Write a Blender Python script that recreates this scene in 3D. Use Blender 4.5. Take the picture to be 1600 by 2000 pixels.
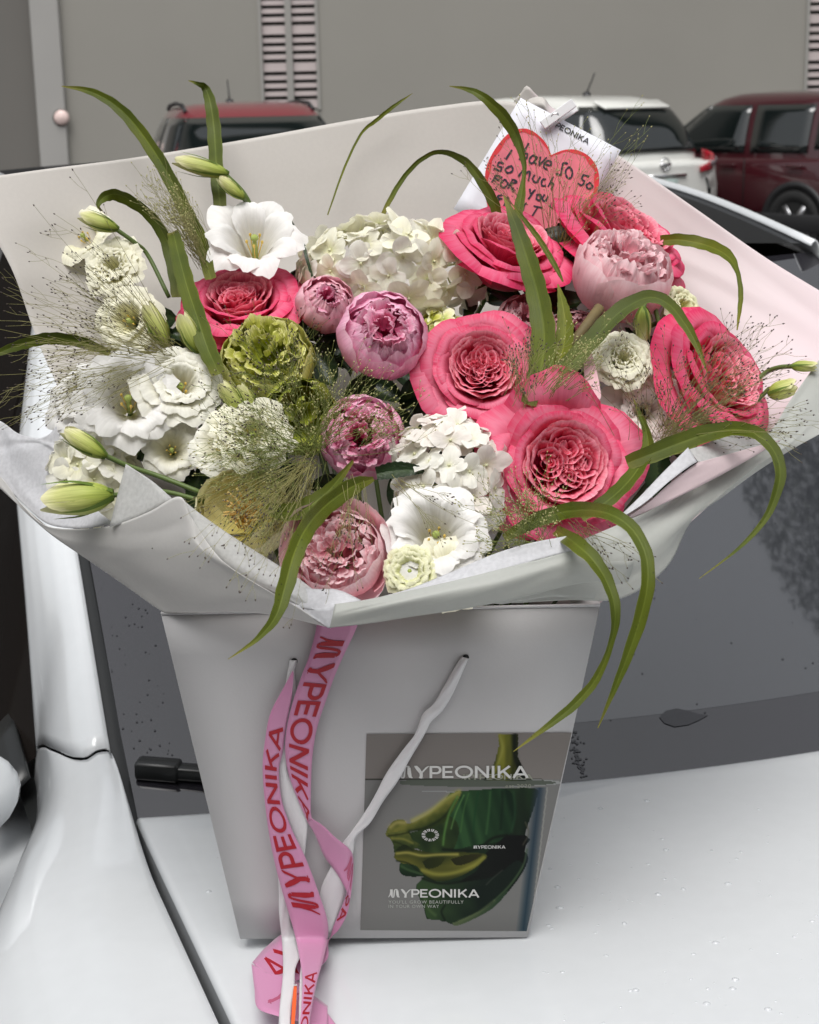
import bpy, math, random
import numpy as np
from mathutils import Vector, Matrix, noise

sc = bpy.context.scene
for o in list(bpy.data.objects):
    bpy.data.objects.remove(o)
COL = sc.collection

# ------------------------------------------------------------------ camera
FPX = 3200.0                      # focal length in pixels of a 1600 wide picture
PITCH = math.radians(14.0)
ROLL = math.radians(1.2)
CAM = Vector((0, 0, 1.63))
_R0 = Vector((1, 0, 0)); _U0 = Vector((0, math.sin(PITCH), math.cos(PITCH)))
FW = Vector((0, math.cos(PITCH), -math.sin(PITCH)))
RT = _R0 * math.cos(ROLL) - _U0 * math.sin(ROLL)
UP = _R0 * math.sin(ROLL) + _U0 * math.cos(ROLL)
cam_data = bpy.data.cameras.new('camera')
cam = bpy.data.objects.new('camera', cam_data); COL.objects.link(cam)
cam.matrix_world = Matrix(((RT.x, UP.x, -FW.x, CAM.x), (RT.y, UP.y, -FW.y, CAM.y), (RT.z, UP.z, -FW.z, CAM.z), (0, 0, 0, 1)))
cam_data.sensor_fit = 'HORIZONTAL'; cam_data.sensor_width = 36.0
cam_data.lens = 36.0 * FPX / 1600.0
cam_data.clip_start = 0.05; cam_data.clip_end = 400
cam_data.dof.use_dof = True; cam_data.dof.focus_distance = 1.22; cam_data.dof.aperture_fstop = 26.0
sc.camera = cam

# ------------------------------------------------------------------ light: overcast daylight
SUN_EL, SUN_AZ = math.radians(63), math.radians(188)
world = bpy.data.worlds.new('World'); sc.world = world; world.use_nodes = True
wn = world.node_tree; wn.nodes.clear()
wo = wn.nodes.new('ShaderNodeOutputWorld'); wb = wn.nodes.new('ShaderNodeBackground')
ws = wn.nodes.new('ShaderNodeTexSky'); ws.sky_type = 'NISHITA'; ws.sun_disc = False
ws.sun_elevation = SUN_EL; ws.sun_rotation = SUN_AZ; ws.air_density = 1.6; ws.dust_density = 3.0; ws.ozone_density = 1.0
wh = wn.nodes.new('ShaderNodeHueSaturation'); wh.inputs['Saturation'].default_value = 0.16
wn.links.new(ws.outputs[0], wh.inputs['Color']); wn.links.new(wh.outputs[0], wb.inputs['Color'])
wb.inputs['Strength'].default_value = 0.12
wn.links.new(wb.outputs[0], wo.inputs['Surface'])
sun_d = bpy.data.lights.new('sun', 'SUN'); sun_d.energy = 1.9; sun_d.angle = math.radians(40); sun_d.color = (1.0, 0.985, 0.965)
sun = bpy.data.objects.new('sun', sun_d); COL.objects.link(sun)
_sd = Vector((math.sin(SUN_AZ) * math.cos(SUN_EL), math.cos(SUN_AZ) * math.cos(SUN_EL), math.sin(SUN_EL)))
sun.rotation_euler = _sd.to_track_quat('Z', 'Y').to_euler(); sun.location = (0, 0, 12)
sc.view_settings.view_transform = 'Standard'; sc.view_settings.look = 'None'
sc.view_settings.exposure = 0.30; sc.view_settings.gamma = 1.0
sc.view_settings.use_curve_mapping = False
sc.cycles.max_bounces = 8; sc.cycles.diffuse_bounces = 4; sc.cycles.glossy_bounces = 3
sc.cycles.transmission_bounces = 4; sc.cycles.transparent_max_bounces = 8
try: sc.cycles.use_denoising = True
except Exception: pass

# ------------------------------------------------------------------ placing helpers
def ray(x, y): return FW + RT * ((x - 800) / FPX) + UP * ((1000 - y) / FPX)
def PY(x, y, Y):
    d = ray(x, y); return CAM + d * (Y / d.y)
def PZ(x, y, z):
    d = ray(x, y); return CAM + d * ((z - CAM.z) / d.z)
def PPL(x, y, p0, n):
    d = ray(x, y); return CAM + d * ((p0 - CAM).dot(n) / d.dot(n))
def depth_scale(w): return (w - CAM).dot(FW) / FPX          # metres per picture pixel at w
def FY(px, py):                                              # depth of the bouquet's flower dome
    t = min(max((py - 400) / 750.0, -.3), 1.1)
    return 1.37 - .29 * t + .04 * ((px - 800) / 750.0) ** 2

def srgb(r, g, b):
    f = lambda c: (c / 255 / 12.92) if c / 255 <= .04045 else ((c / 255 + .055) / 1.055) ** 2.4
    return (f(r), f(g), f(b), 1)

# ------------------------------------------------------------------ objects
def tag(o, label=None, cat=None, group=None, kind=None):
    if label: o['label'] = label
    if cat: o['category'] = cat
    if group: o['group'] = group
    if kind: o['kind'] = kind
    return o
def empty(name, loc=(0, 0, 0), rz=0.0):
    o = bpy.data.objects.new(name, None); COL.objects.link(o)
    o.location = loc; o.rotation_euler = (0, 0, rz); o.empty_display_size = .05
    return o
def link(name, me, parent=None, mtx=None):
    o = bpy.data.objects.new(name, me); COL.objects.link(o)
    if parent is not None: o.parent = parent
    if mtx is not None: o.matrix_basis = mtx
    return o

class MB:
    def __init__(s): s.v = []; s.f = []; s.uv = []; s.col = None
    def add(s, verts, faces, uvs=None):
        b = len(s.v); s.v += [tuple(p) for p in verts]; s.f += [tuple(i + b for i in f) for f in faces]
        s.uv += list(uvs) if uvs else [(0, 0)] * len(verts)
        return s
    def grid(s, fn, nu, nv, closed_u=False):
        vs = []; uv = []
        for j in range(nv + 1):
            for i in range(nu + (0 if closed_u else 1)):
                u, v = i / nu, j / nv
                vs.append(fn(u, v)); uv.append((u, v))
        w = nu if closed_u else nu + 1; fs = []
        for j in range(nv):
            for i in range(nu):
                i2 = (i + 1) % nu if closed_u else i + 1
                fs.append((j * w + i, j * w + i2, (j + 1) * w + i2, (j + 1) * w + i))
        return s.add(vs, fs, uv)
    def box(s, c, h, rot=None):
        vs = []
        for x in (-1, 1):
            for y in (-1, 1):
                for z in (-1, 1):
                    p = Vector((x * h[0], y * h[1], z * h[2]))
                    if rot is not None: p = rot @ p
                    vs.append(p + Vector(c))
        return s.add(vs, [(0, 1, 3, 2), (4, 6, 7, 5), (0, 4, 5, 1), (2, 3, 7, 6), (0, 2, 6, 4), (1, 5, 7, 3)])
    def tube(s, pts, rad, n=6, cap=True):
        pts = [Vector(p) for p in pts]; m = len(pts)
        if not hasattr(rad, '__len__'): rad = [rad] * m
        t0 = (pts[1] - pts[0]).normalized(); a = t0.orthogonal().normalized(); vs = []; uv = []
        for i, p in enumerate(pts):
            t = (pts[min(i + 1, m - 1)] - pts[max(i - 1, 0)])
            if t.length < 1e-9: t = t0
            t.normalize(); a = (a - t * a.dot(t))
            a = a.normalized() if a.length > 1e-6 else t.orthogonal().normalized()
            b = t.cross(a)
            for k in range(n):
                an = 2 * math.pi * k / n
                vs.append(p + (a * math.cos(an) + b * math.sin(an)) * rad[i]); uv.append((k / n, i / max(1, m - 1)))
        fs = [(i * n + k, i * n + (k + 1) % n, (i + 1) * n + (k + 1) % n, (i + 1) * n + k) for i in range(m - 1) for k in range(n)]
        if cap: fs += [tuple(range(n))[::-1], tuple((m - 1) * n + k for k in range(n))]
        return s.add(vs, fs, uv)
    def lathe(s, prof, n=24, axis='z', mtx=None, arc=(0, 2 * math.pi)):
        full = abs(arc[1] - arc[0] - 2 * math.pi) < 1e-6
        def fn(u, v):
            k = v * (len(prof) - 1); i = min(int(k + 1e-6), len(prof) - 1); r, z = prof[i]
            a = arc[0] + (arc[1] - arc[0]) * u
            p = Vector((r * math.cos(a), r * math.sin(a), z))
            if axis == 'y': p = Vector((p.x, p.z, p.y))
            return mtx @ p if mtx is not None else p
        return s.grid(fn, n, len(prof) - 1, closed_u=full)
    def mesh(s, name, mat=None, smooth=True, off=None):
        me = bpy.data.meshes.new(name)
        vs = s.v if off is None else [(p[0] - off[0], p[1] - off[1], p[2] - off[2]) for p in s.v]
        me.from_pydata(vs, [], s.f); 
        if s.uv:
            ul = me.uv_layers.new(name='UVMap')
            li = np.empty(len(me.loops), dtype=np.int32); me.loops.foreach_get('vertex_index', li)
            ul.data.foreach_set('uv', np.array(s.uv, dtype=np.float32)[li].ravel())
        if smooth: me.polygons.foreach_set('use_smooth', [True] * len(me.polygons))
        if mat: me.materials.append(mat)
        me.update(); return me
    def build(s, name, mat, parent=None, smooth=True, solid=0, bevel=0, local=False):
        off = None
        if parent is not None and not local:
            off = parent.location if parent.parent is None else parent.location + parent.parent.location
        me = s.mesh(name, mat, smooth, off)
        o = link(name, me, parent)
        if solid:
            m = o.modifiers.new('t', 'SOLIDIFY'); m.thickness = solid; m.offset = 0
        if bevel:
            m = o.modifiers.new('b', 'BEVEL'); m.width = bevel; m.segments = 2; m.limit_method = 'ANGLE'
        return o

def cr(pts, n):
    """Catmull-Rom through tuples, n samples."""
    P = np.array(pts, float); m = len(P); out = []
    for k in range(n):
        t = k / (n - 1) * (m - 1); i = min(int(t), m - 2); f = t - i
        p1, p2 = P[i], P[i + 1]; p0 = P[i - 1] if i > 0 else 2 * p1 - p2; p3 = P[i + 2] if i + 2 < m else 2 * p2 - p1
        out.append(.5 * ((2 * p1) + (p2 - p0) * f + (2 * p0 - 5 * p1 + 4 * p2 - p3) * f * f + (3 * p1 - p0 - 3 * p2 + p3) * f ** 3))
    return np.array(out)

# ------------------------------------------------------------------ materials
def new_mat(name):
    m = bpy.data.materials.new(name); m.use_nodes = True; nt = m.node_tree; nt.nodes.clear()
    return m, nt, nt.nodes.new('ShaderNodeOutputMaterial')
def N(nt, t, **kw):
    n = nt.nodes.new(t)
    for k, v in kw.items():
        if hasattr(n, k): setattr(n, k, v)
        else: n.inputs[k.replace('_', ' ')].default_value = v
    return n
def ramp(nt, stops, interp='LINEAR'):
    r = nt.nodes.new('ShaderNodeValToRGB'); r.color_ramp.interpolation = interp
    e = r.color_ramp.elements
    while len(e) < len(stops): e.new(.5)
    for i, (p, c) in enumerate(stops):
        e[i].position = p; e[i].color = c if len(c) == 4 else (*c, 1)
    return r
def pbr(name, col, rough=.5, metal=0, coat=0, spec=.5, bump=0, bscale=200, var=0, vscale=8, coat_ior=1.5, coat_rough=.03, det=4, ior=None):
    m, nt, out = new_mat(name); p = N(nt, 'ShaderNodeBsdfPrincipled')
    c = col if len(col) == 4 else (*col, 1)
    p.inputs['Base Color'].default_value = c; p.inputs['Roughness'].default_value = rough; p.inputs['Metallic'].default_value = metal
    p.inputs['Coat Weight'].default_value = coat; p.inputs['Coat Roughness'].default_value = coat_rough; p.inputs['Coat IOR'].default_value = coat_ior
    p.inputs['Specular IOR Level'].default_value = spec
    if ior: p.inputs['IOR'].default_value = ior
    tc = N(nt, 'ShaderNodeTexCoord')
    if var:
        nz = N(nt, 'ShaderNodeTexNoise'); nz.inputs['Scale'].default_value = vscale; nz.inputs['Detail'].default_value = det
        nt.links.new(tc.outputs['Object'], nz.inputs['Vector'])
        r = ramp(nt, [(.3, tuple(x * (1 - var) for x in c[:3])), (.7, tuple(min(1, x * (1 + var)) for x in c[:3]))])
        nt.links.new(nz.outputs['Fac'], r.inputs[0]); nt.links.new(r.outputs[0], p.inputs['Base Color'])
    if bump:
        nz = N(nt, 'ShaderNodeTexNoise'); nz.inputs['Scale'].default_value = bscale; nz.inputs['Detail'].default_value = 3
        nt.links.new(tc.outputs['Object'], nz.inputs['Vector'])
        b = N(nt, 'ShaderNodeBump'); b.inputs['Strength'].default_value = bump; b.inputs['Distance'].default_value = .002
        nt.links.new(nz.outputs['Fac'], b.inputs['Height']); nt.links.new(b.outputs[0], p.inputs['Normal'])
    nt.links.new(p.outputs[0], out.inputs[0]); return m

def thin_mat(name, stops, rough=.5, trans=.35, vein=.12, vein_u=26, vein_v=2.2, spec=.3, bump=.25, axis='v', blotch=0, tcol=None, patch=0, tip=None):
    """Petal / leaf / paper: colour runs along the piece (UV), fine veins, light passes through."""
    m, nt, out = new_mat(name); L = nt.links
    uv = N(nt, 'ShaderNodeUVMap'); sp = N(nt, 'ShaderNodeSeparateXYZ'); L.new(uv.outputs[0], sp.inputs[0])
    mp = N(nt, 'ShaderNodeMapping'); mp.inputs['Scale'].default_value = (vein_u, vein_v, 1); L.new(uv.outputs[0], mp.inputs['Vector'])
    oi = N(nt, 'ShaderNodeObjectInfo'); ad = N(nt, 'ShaderNodeVectorMath', operation='ADD'); L.new(mp.outputs[0], ad.inputs[0])
    mu = N(nt, 'ShaderNodeMath', operation='MULTIPLY'); mu.inputs[1].default_value = 37.0; L.new(oi.outputs['Random'], mu.inputs[0]); L.new(mu.outputs[0], ad.inputs[1])
    nz = N(nt, 'ShaderNodeTexNoise'); nz.inputs['Scale'].default_value = 1.0; nz.inputs['Detail'].default_value = 3; L.new(ad.outputs[0], nz.inputs['Vector'])
    r = ramp(nt, stops); 
    # wobble along v with the noise so that the colour does not run in straight bands
    w = N(nt, 'ShaderNodeMath', operation='MULTIPLY_ADD'); w.inputs[1].default_value = .22; L.new(nz.outputs['Fac'], w.inputs[0]); L.new(sp.outputs['Y' if axis == 'v' else 'X'], w.inputs[2])
    w2 = N(nt, 'ShaderNodeMath', operation='SUBTRACT'); w2.inputs[1].default_value = .11; L.new(w.outputs[0], w2.inputs[0]); L.new(w2.outputs[0], r.inputs[0])
    hs = N(nt, 'ShaderNodeHueSaturation'); L.new(r.outputs[0], hs.inputs['Color'])
    mr = N(nt, 'ShaderNodeMapRange'); mr.inputs['From Min'].default_value = .3; mr.inputs['From Max'].default_value = .7
    mr.inputs['To Min'].default_value = 1 - vein; mr.inputs['To Max'].default_value = 1 + vein * .6; L.new(nz.outputs['Fac'], mr.inputs['Value'])
    m3 = N(nt, 'ShaderNodeMapRange'); m3.inputs['To Min'].default_value = .93; m3.inputs['To Max'].default_value = 1.05; L.new(oi.outputs['Random'], m3.inputs['Value'])
    m4 = N(nt, 'ShaderNodeMath', operation='MULTIPLY'); L.new(mr.outputs[0], m4.inputs[0]); L.new(m3.outputs[0], m4.inputs[1]); L.new(m4.outputs[0], hs.inputs['Value'])
    col = hs.outputs[0]
    if tip:
        rt_ = ramp(nt, [(.0, (.35, .35, .35)), (.10, (0, 0, 0)), (.86, (0, 0, 0)), (1, (.8, .8, .8))]); L.new(sp.outputs['Y'], rt_.inputs[0])
        mt_ = N(nt, 'ShaderNodeMix', data_type='RGBA'); L.new(rt_.outputs[0], mt_.inputs[0]); L.new(col, mt_.inputs[6]); mt_.inputs[7].default_value = tip; col = mt_.outputs[2]
    if patch:
        tcp = N(nt, 'ShaderNodeTexCoord'); np_ = N(nt, 'ShaderNodeTexNoise'); np_.inputs['Scale'].default_value = 22; np_.inputs['Detail'].default_value = 4; L.new(tcp.outputs['Object'], np_.inputs['Vector'])
        rp_ = ramp(nt, [(.34, (1 - patch * 1.4, 1 - patch * 1.2, 1 - patch)), (.5, (1, 1, 1)), (.68, (1 + patch * 1.5, 1 + patch * 1.1, 1))]); L.new(np_.outputs['Fac'], rp_.inputs[0])
        mp2 = N(nt, 'ShaderNodeMix', data_type='RGBA', blend_type='MULTIPLY'); mp2.inputs[0].default_value = 1; L.new(col, mp2.inputs[6]); L.new(rp_.outputs[0], mp2.inputs[7]); col = mp2.outputs[2]
    if blotch:
        tc = N(nt, 'ShaderNodeTexCoord'); vz = N(nt, 'ShaderNodeTexVoronoi'); vz.inputs['Scale'].default_value = 260; L.new(tc.outputs['Object'], vz.inputs['Vector'])
        n2 = N(nt, 'ShaderNodeTexNoise'); n2.inputs['Scale'].default_value = 25; L.new(tc.outputs['Object'], n2.inputs['Vector'])
        rr = ramp(nt, [(.0, (1, 1, 1)), (.22, (0, 0, 0))]); L.new(vz.outputs['Distance'], rr.inputs[0])
        r2 = ramp(nt, [(.5, (0, 0, 0)), (.62, (1, 1, 1))]); L.new(n2.outputs['Fac'], r2.inputs[0])
        mm = N(nt, 'ShaderNodeMath', operation='MULTIPLY'); L.new(rr.outputs[0], mm.inputs[0]); L.new(r2.outputs[0], mm.inputs[1])
        mx = N(nt, 'ShaderNodeMix', data_type='RGBA'); L.new(mm.outputs[0], mx.inputs[0]); L.new(col, mx.inputs[6]); mx.inputs[7].default_value = (.02, .02, .008, 1); col = mx.outputs[2]
    p = N(nt, 'ShaderNodeBsdfPrincipled'); p.inputs['Roughness'].default_value = rough; p.inputs['Specular IOR Level'].default_value = spec
    L.new(col, p.inputs['Base Color'])
    if bump:
        b = N(nt, 'ShaderNodeBump'); b.inputs['Strength'].default_value = bump; b.inputs['Distance'].default_value = .0012
        L.new(nz.outputs['Fac'], b.inputs['Height']); L.new(b.outputs[0], p.inputs['Normal'])
    t = N(nt, 'ShaderNodeBsdfTranslucent')
    if tcol: t.inputs['Color'].default_value = tcol
    else: L.new(col, t.inputs['Color'])
    ms = N(nt, 'ShaderNodeMixShader'); ms.inputs[0].default_value = trans
    L.new(p.outputs[0], ms.inputs[1]); L.new(t.outputs[0], ms.inputs[2]); L.new(ms.outputs[0], out.inputs[0])
    return m

def paper_mat(name, col, trans=.25, rough=.6, fibre=.012, tint2=None, see=0):
    m, nt, out = new_mat(name); L = nt.links; tc = N(nt, 'ShaderNodeTexCoord')
    n1 = N(nt, 'ShaderNodeTexNoise'); n1.inputs['Scale'].default_value = 350; n1.inputs['Detail'].default_value = 4; L.new(tc.outputs['Object'], n1.inputs['Vector'])
    r = ramp(nt, [(.35, tuple(x * (1 - fibre) for x in col[:3])), (.65, tuple(min(.95, x * (1 + fibre)) for x in col[:3]))]); L.new(n1.outputs['Fac'], r.inputs[0])
    c = r.outputs[0]
    if tint2:
        uv = N(nt, 'ShaderNodeUVMap'); sp = N(nt, 'ShaderNodeSeparateXYZ'); L.new(uv.outputs[0], sp.inputs[0])
        r2 = ramp(nt, [(.52, (0, 0, 0)), (.9, (1, 1, 1))]); L.new(sp.outputs['X'], r2.inputs[0])
        mx = N(nt, 'ShaderNodeMix', data_type='RGBA'); L.new(r2.outputs[0], mx.inputs[0]); L.new(c, mx.inputs[6]); mx.inputs[7].default_value = tint2; c = mx.outputs[2]
    p = N(nt, 'ShaderNodeBsdfPrincipled'); p.inputs['Roughness'].default_value = rough; p.inputs['Specular IOR Level'].default_value = .3; L.new(c, p.inputs['Base Color'])
    n2 = N(nt, 'ShaderNodeTexNoise'); n2.inputs['Scale'].default_value = 18; n2.inputs['Detail'].default_value = 2; L.new(tc.outputs['Object'], n2.inputs['Vector'])
    b = N(nt, 'ShaderNodeBump'); b.inputs['Strength'].default_value = .05; b.inputs['Distance'].default_value = .004; L.new(n2.outputs['Fac'], b.inputs['Height']); L.new(b.outputs[0], p.inputs['Normal'])
    t = N(nt, 'ShaderNodeBsdfTranslucent'); L.new(c, t.inputs['Color'])
    ms = N(nt, 'ShaderNodeMixShader'); ms.inputs[0].default_value = trans; L.new(p.outputs[0], ms.inputs[1]); L.new(t.outputs[0], ms.inputs[2])
    o = ms.outputs[0]
    if see:
        tr = N(nt, 'ShaderNodeBsdfTransparent'); m2 = N(nt, 'ShaderNodeMixShader'); m2.inputs[0].default_value = see
        L.new(o, m2.inputs[1]); L.new(tr.outputs[0], m2.inputs[2]); o = m2.outputs[0]
    L.new(o, out.inputs[0]); return m
# ================================================================== SETTING
M = {}
M['wall'] = pbr('painted_render', (.275, .263, .236), .85, bump=.3, bscale=60, var=.05, vscale=.35)
M['wall_col'] = pbr('painted_column', (.34, .33, .315), .8, var=.04, vscale=1)
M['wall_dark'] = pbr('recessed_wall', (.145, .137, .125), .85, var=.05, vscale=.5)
M['slat'] = pbr('louvre_slat', (.38, .325, .318), .6, var=.05, vscale=2)
M['frame'] = pbr('louvre_frame', (.30, .29, .27), .7)
M['void'] = pbr('louvre_backing', (.035, .045, .035), .8)
M['asphalt'] = pbr('asphalt', (.055, .055, .056), .9, bump=.6, bscale=90, var=.25, vscale=3)
M['line'] = pbr('road_paint', (.7, .7, .68), .7, var=.1, vscale=6)

g = MB(); g.add([(-150, -60, 0), (150, -60, 0), (150, 200, 0), (-150, 200, 0)], [(0, 1, 2, 3)])
tag(g.build('ground', M['asphalt']), kind='structure')
WY = 24.0
bld = empty('parking_building', (0, WY, 0))
tag(bld, 'pale grey rendered building wall with tall white louvre vents behind the parked cars', 'building')
def wbox(mb, x0, x1, y0, y1, z0, z1): mb.box(((x0 + x1) / 2, (y0 + y1) / 2, (z0 + z1) / 2), ((x1 - x0) / 2, (y1 - y0) / 2, (z1 - z0) / 2))
def wx(px, py=100, Y=WY): return PY(px, py, Y)
vents = []
for (pa, pb) in ((500, 618), (1567, 1690)):
    a = PY(pa, 0, WY).x; b = PY(pb, 0, WY).x
    ca = PY(pa + 6, 90, WY).x; vents.append((ca, ca + (b - a)))
colx0 = PY(70, 150, WY).x; colx1 = PY(126, 150, WY).x
VZ0 = PY(560, 215, WY).z; VZ1 = VZ0 + 4.2
w = MB()
segs = [colx1, vents[0][0], vents[0][1], vents[1][0], vents[1][1], 40]
for i in range(0, 5, 2): wbox(w, segs[i], segs[i + 1], WY, WY + .4, 0, 17)
for v in vents:
    wbox(w, v[0], v[1], WY, WY + .4, 0, VZ0); wbox(w, v[0], v[1], WY, WY + .4, VZ1, 17)
w.build('wall_face', M['wall'], bld, smooth=False)
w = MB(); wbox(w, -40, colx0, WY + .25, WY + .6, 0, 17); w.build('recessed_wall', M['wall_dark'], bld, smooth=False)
w = MB(); wbox(w, colx0, colx1, WY - .12, WY + .62, 0, 17); w.build('column', M['wall_col'], bld, smooth=False, bevel=.02)
slat_me = None
for (x0, x1) in vents:
    fr = MB(); t = .045; y0, y1 = WY - .03, WY + .12; xm = (x0 + x1) / 2
    wbox(fr, x0, x0 + t, y0, y1, VZ0, VZ1); wbox(fr, x1 - t, x1, y0, y1, VZ0, VZ1); wbox(fr, xm - .045, xm + .045, y0, y1, VZ0, VZ1)
    wbox(fr, x0 + t, xm - .045, y0 + .01, y1, VZ1 - t, VZ1); wbox(fr, xm + .045, x1 - t, y0 + .01, y1, VZ1 - t, VZ1)
    fo = fr.build('louvre', M['frame'], bld, smooth=False)
    bk = MB(); wbox(bk, x0 + t, x1 - t, WY + .14, WY + .16, VZ0, VZ1); bk.build('backing', M['void'], fo, smooth=False)
    hw = (xm - .045 - x0 - t) / 2
    z = VZ0 + .02; k = 0
    while z < VZ1 - .16:
        wide = (k % 4 == 0)
        h = .125 if wide else .065
        for cx in (x0 + t + hw, xm + .045 + hw):
            s = MB(); s.box((cx, WY + .05, z + h / 2), (hw - .002, .012, h / 2), Matrix.Rotation(math.radians(-14), 3, 'X'))
            s.build('slat', M['slat'], fo, smooth=False)
        z += h + .047; k += 1
# parapet and eave far above
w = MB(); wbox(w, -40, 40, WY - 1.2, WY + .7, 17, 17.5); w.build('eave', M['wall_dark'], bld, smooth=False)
# small round pale lamp on the column
lp = PY(119, 230, WY - .16)
lamp = empty('wall_lamp', (lp.x, WY - .12, lp.z)); tag(lamp, 'small pale round wall lamp, unlit, on the grey column', 'wall lamp')
q = MB(); q.lathe([(.0, -.06), (.07, -.055), (.1, -.03), (.11, .0)], 20, 'y', Matrix.Translation(lamp.location)); q.build('globe', pbr('lamp_globe', (.75, .58, .54), .4), lamp)
q = MB(); q.lathe([(.12, -.01), (.125, .0), (.0, .0)], 20, 'y', Matrix.Translation(lamp.location)); q.build('base', M['frame'], lamp)
# parking bay lines
for i in range(-4, 7):
    q = MB(); a = Vector((i * 2.75 - .5, 15.5, .004)); d = Vector((-.5, .87, 0)); n = Vector((.87, .5, 0)) * .05
    q.add([a - n, a + n, a + d * 5.2 + n, a + d * 5.2 - n], [(0, 1, 2, 3)])
    tag(q.build('bay_marking', M['line']), kind='structure')

# trees behind the photographer, seen only in reflections
def tree(x, y, h, r, seed, label, n=6000, ls=(.06, .12)):
    rnd = random.Random(seed); root = empty('tree', (x, y, 0)); tag(root, label, 'tree', 'trees round the car park')
    t = MB(); t.tube([(x, y, 0), (x + .1, y, h * .3), (x - .1, y + .1, h * .62)], [.26, .2, .1], 8)
    for k in range(6):
        a = rnd.uniform(0, 6.28); t.tube([(x, y, h * .4 + k * .2), (x + math.cos(a) * r * .5, y + math.sin(a) * r * .5, h * .62 + k * .3)], [.09, .03], 5)
    t.build('trunk', TM['bark'], root)
    c = MB()
    for k in range(n):
        d = Vector((rnd.gauss(0, 1), rnd.gauss(0, 1), rnd.gauss(0, 1))).normalized() * (rnd.random() ** .4)
        p = Vector((x, y, h * .7)) + Vector((d.x * r, d.y * r, d.z * h * .32))
        if noise.noise(p * .8) < -.40: continue
        s = rnd.uniform(*ls); u = Vector((rnd.gauss(0, 1), rnd.gauss(0, 1), rnd.gauss(0, 1))).normalized(); v = u.orthogonal().normalized()
        c.add([p - u * s, p + v * s * .5, p + u * s, p - v * s * .5], [(0, 1, 2, 3)])
    c.build('crown', TM['leaf'], root, smooth=False)
TM = {'bark': pbr('bark', (.09, .07, .05), .9), 'leaf': pbr('tree_leaf', (.045, .07, .025), .6)}

# added unseen building behind the photographer, shading every side that faces the camera
ob = empty('shade_building', (0, -8.5, 0)); tag(ob, 'added brown rendered building out of view, shading the sides that face the camera', 'building')
q = MB(); wbox(q, -26, 24, -16, -8.5, 0, 8.2); q.build('wall', pbr('brown_render', (.20, .17, .145), .85, var=.08, vscale=.6), ob, smooth=False)
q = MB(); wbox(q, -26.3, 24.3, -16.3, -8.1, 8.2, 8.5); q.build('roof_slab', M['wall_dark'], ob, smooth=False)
wg = pbr('window_glass', (.02, .025, .03), .05, spec=.8)
for k in range(9):
    for r in range(2):
        q = MB(); x = -22 + k * 5.2; z = 1.1 + r * 3.1; wbox(q, x - .08, x + 2.48, -8.5, -8.44, z - .08, z + 1.68); fo = q.build('window', M['frame'], ob, smooth=False)
        q = MB(); wbox(q, x, x + 1.17, -8.44, -8.42, z, z + 1.6); wbox(q, x + 1.23, x + 2.4, -8.44, -8.42, z, z + 1.6); q.build('pane', wg, fo, smooth=False)

tree(7.2, 8.0, 12.0, 2.5, 3, 'tall leafy tree rising to the right of the parked white car', 42000, (.045, .085))
tree(12.5, 10.5, 10.0, 3.0, 8, 'broad leafy tree farther right beside the car park')
# ================================================================== PARKED CARS BEHIND
CM = {
 'glass': pbr('tinted_glass', (.006, .009, .009), .04, spec=.9, coat=0, ior=1.5),
 'tyre': pbr('tyre_rubber', (.012, .012, .012), .8), 'rim': pbr('alloy_rim', (.55, .55, .56), .3, metal=.9),
 'black': pbr('black_plastic', (.015, .015, .016), .5), 'red': pbr('tail_lamp_red', (.35, .008, .02), .12, coat=1),
 'lamp': pbr('clear_lamp', (.55, .56, .58), .1, coat=1), 'lens': pbr('smoked_lens', (.16, .12, .13), .1, coat=1), 'plate': pbr('number_plate', (.45, .55, .52), .5, var=.2, vscale=20),
 'chrome': pbr('chrome', (.7, .7, .71), .15, metal=1), 'under': pbr('underbody', (.01, .01, .01), .9),
 'seat': pbr('car_seat', (.25, .26, .25), .7),
}
LEV = [(1.0, -2.17, 1.08, .86), (1.15, -2.14, .85, .83), (1.35, -2.03, .5, .765), (1.52, -1.88, .24, .70), (1.605, -1.70, .05, .645), (1.655, -1.42, -.15, .56), (1.68, -.95, -.5, .3)]
def lev(z):
    for a, b in zip(LEV, LEV[1:]):
        if z <= b[0]:
            t = (z - a[0]) / (b[0] - a[0]); return [a[k] + (b[k] - a[k]) * t for k in (1, 2, 3)]
    return list(LEV[-1][1:])
def cabx(q):                          # how far the rounded cabin ends reach at a share q of its half width
    sx = min(.9999, abs(q)) ** (1 / .36); return math.sqrt(1 - sx * sx) ** .36
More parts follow.
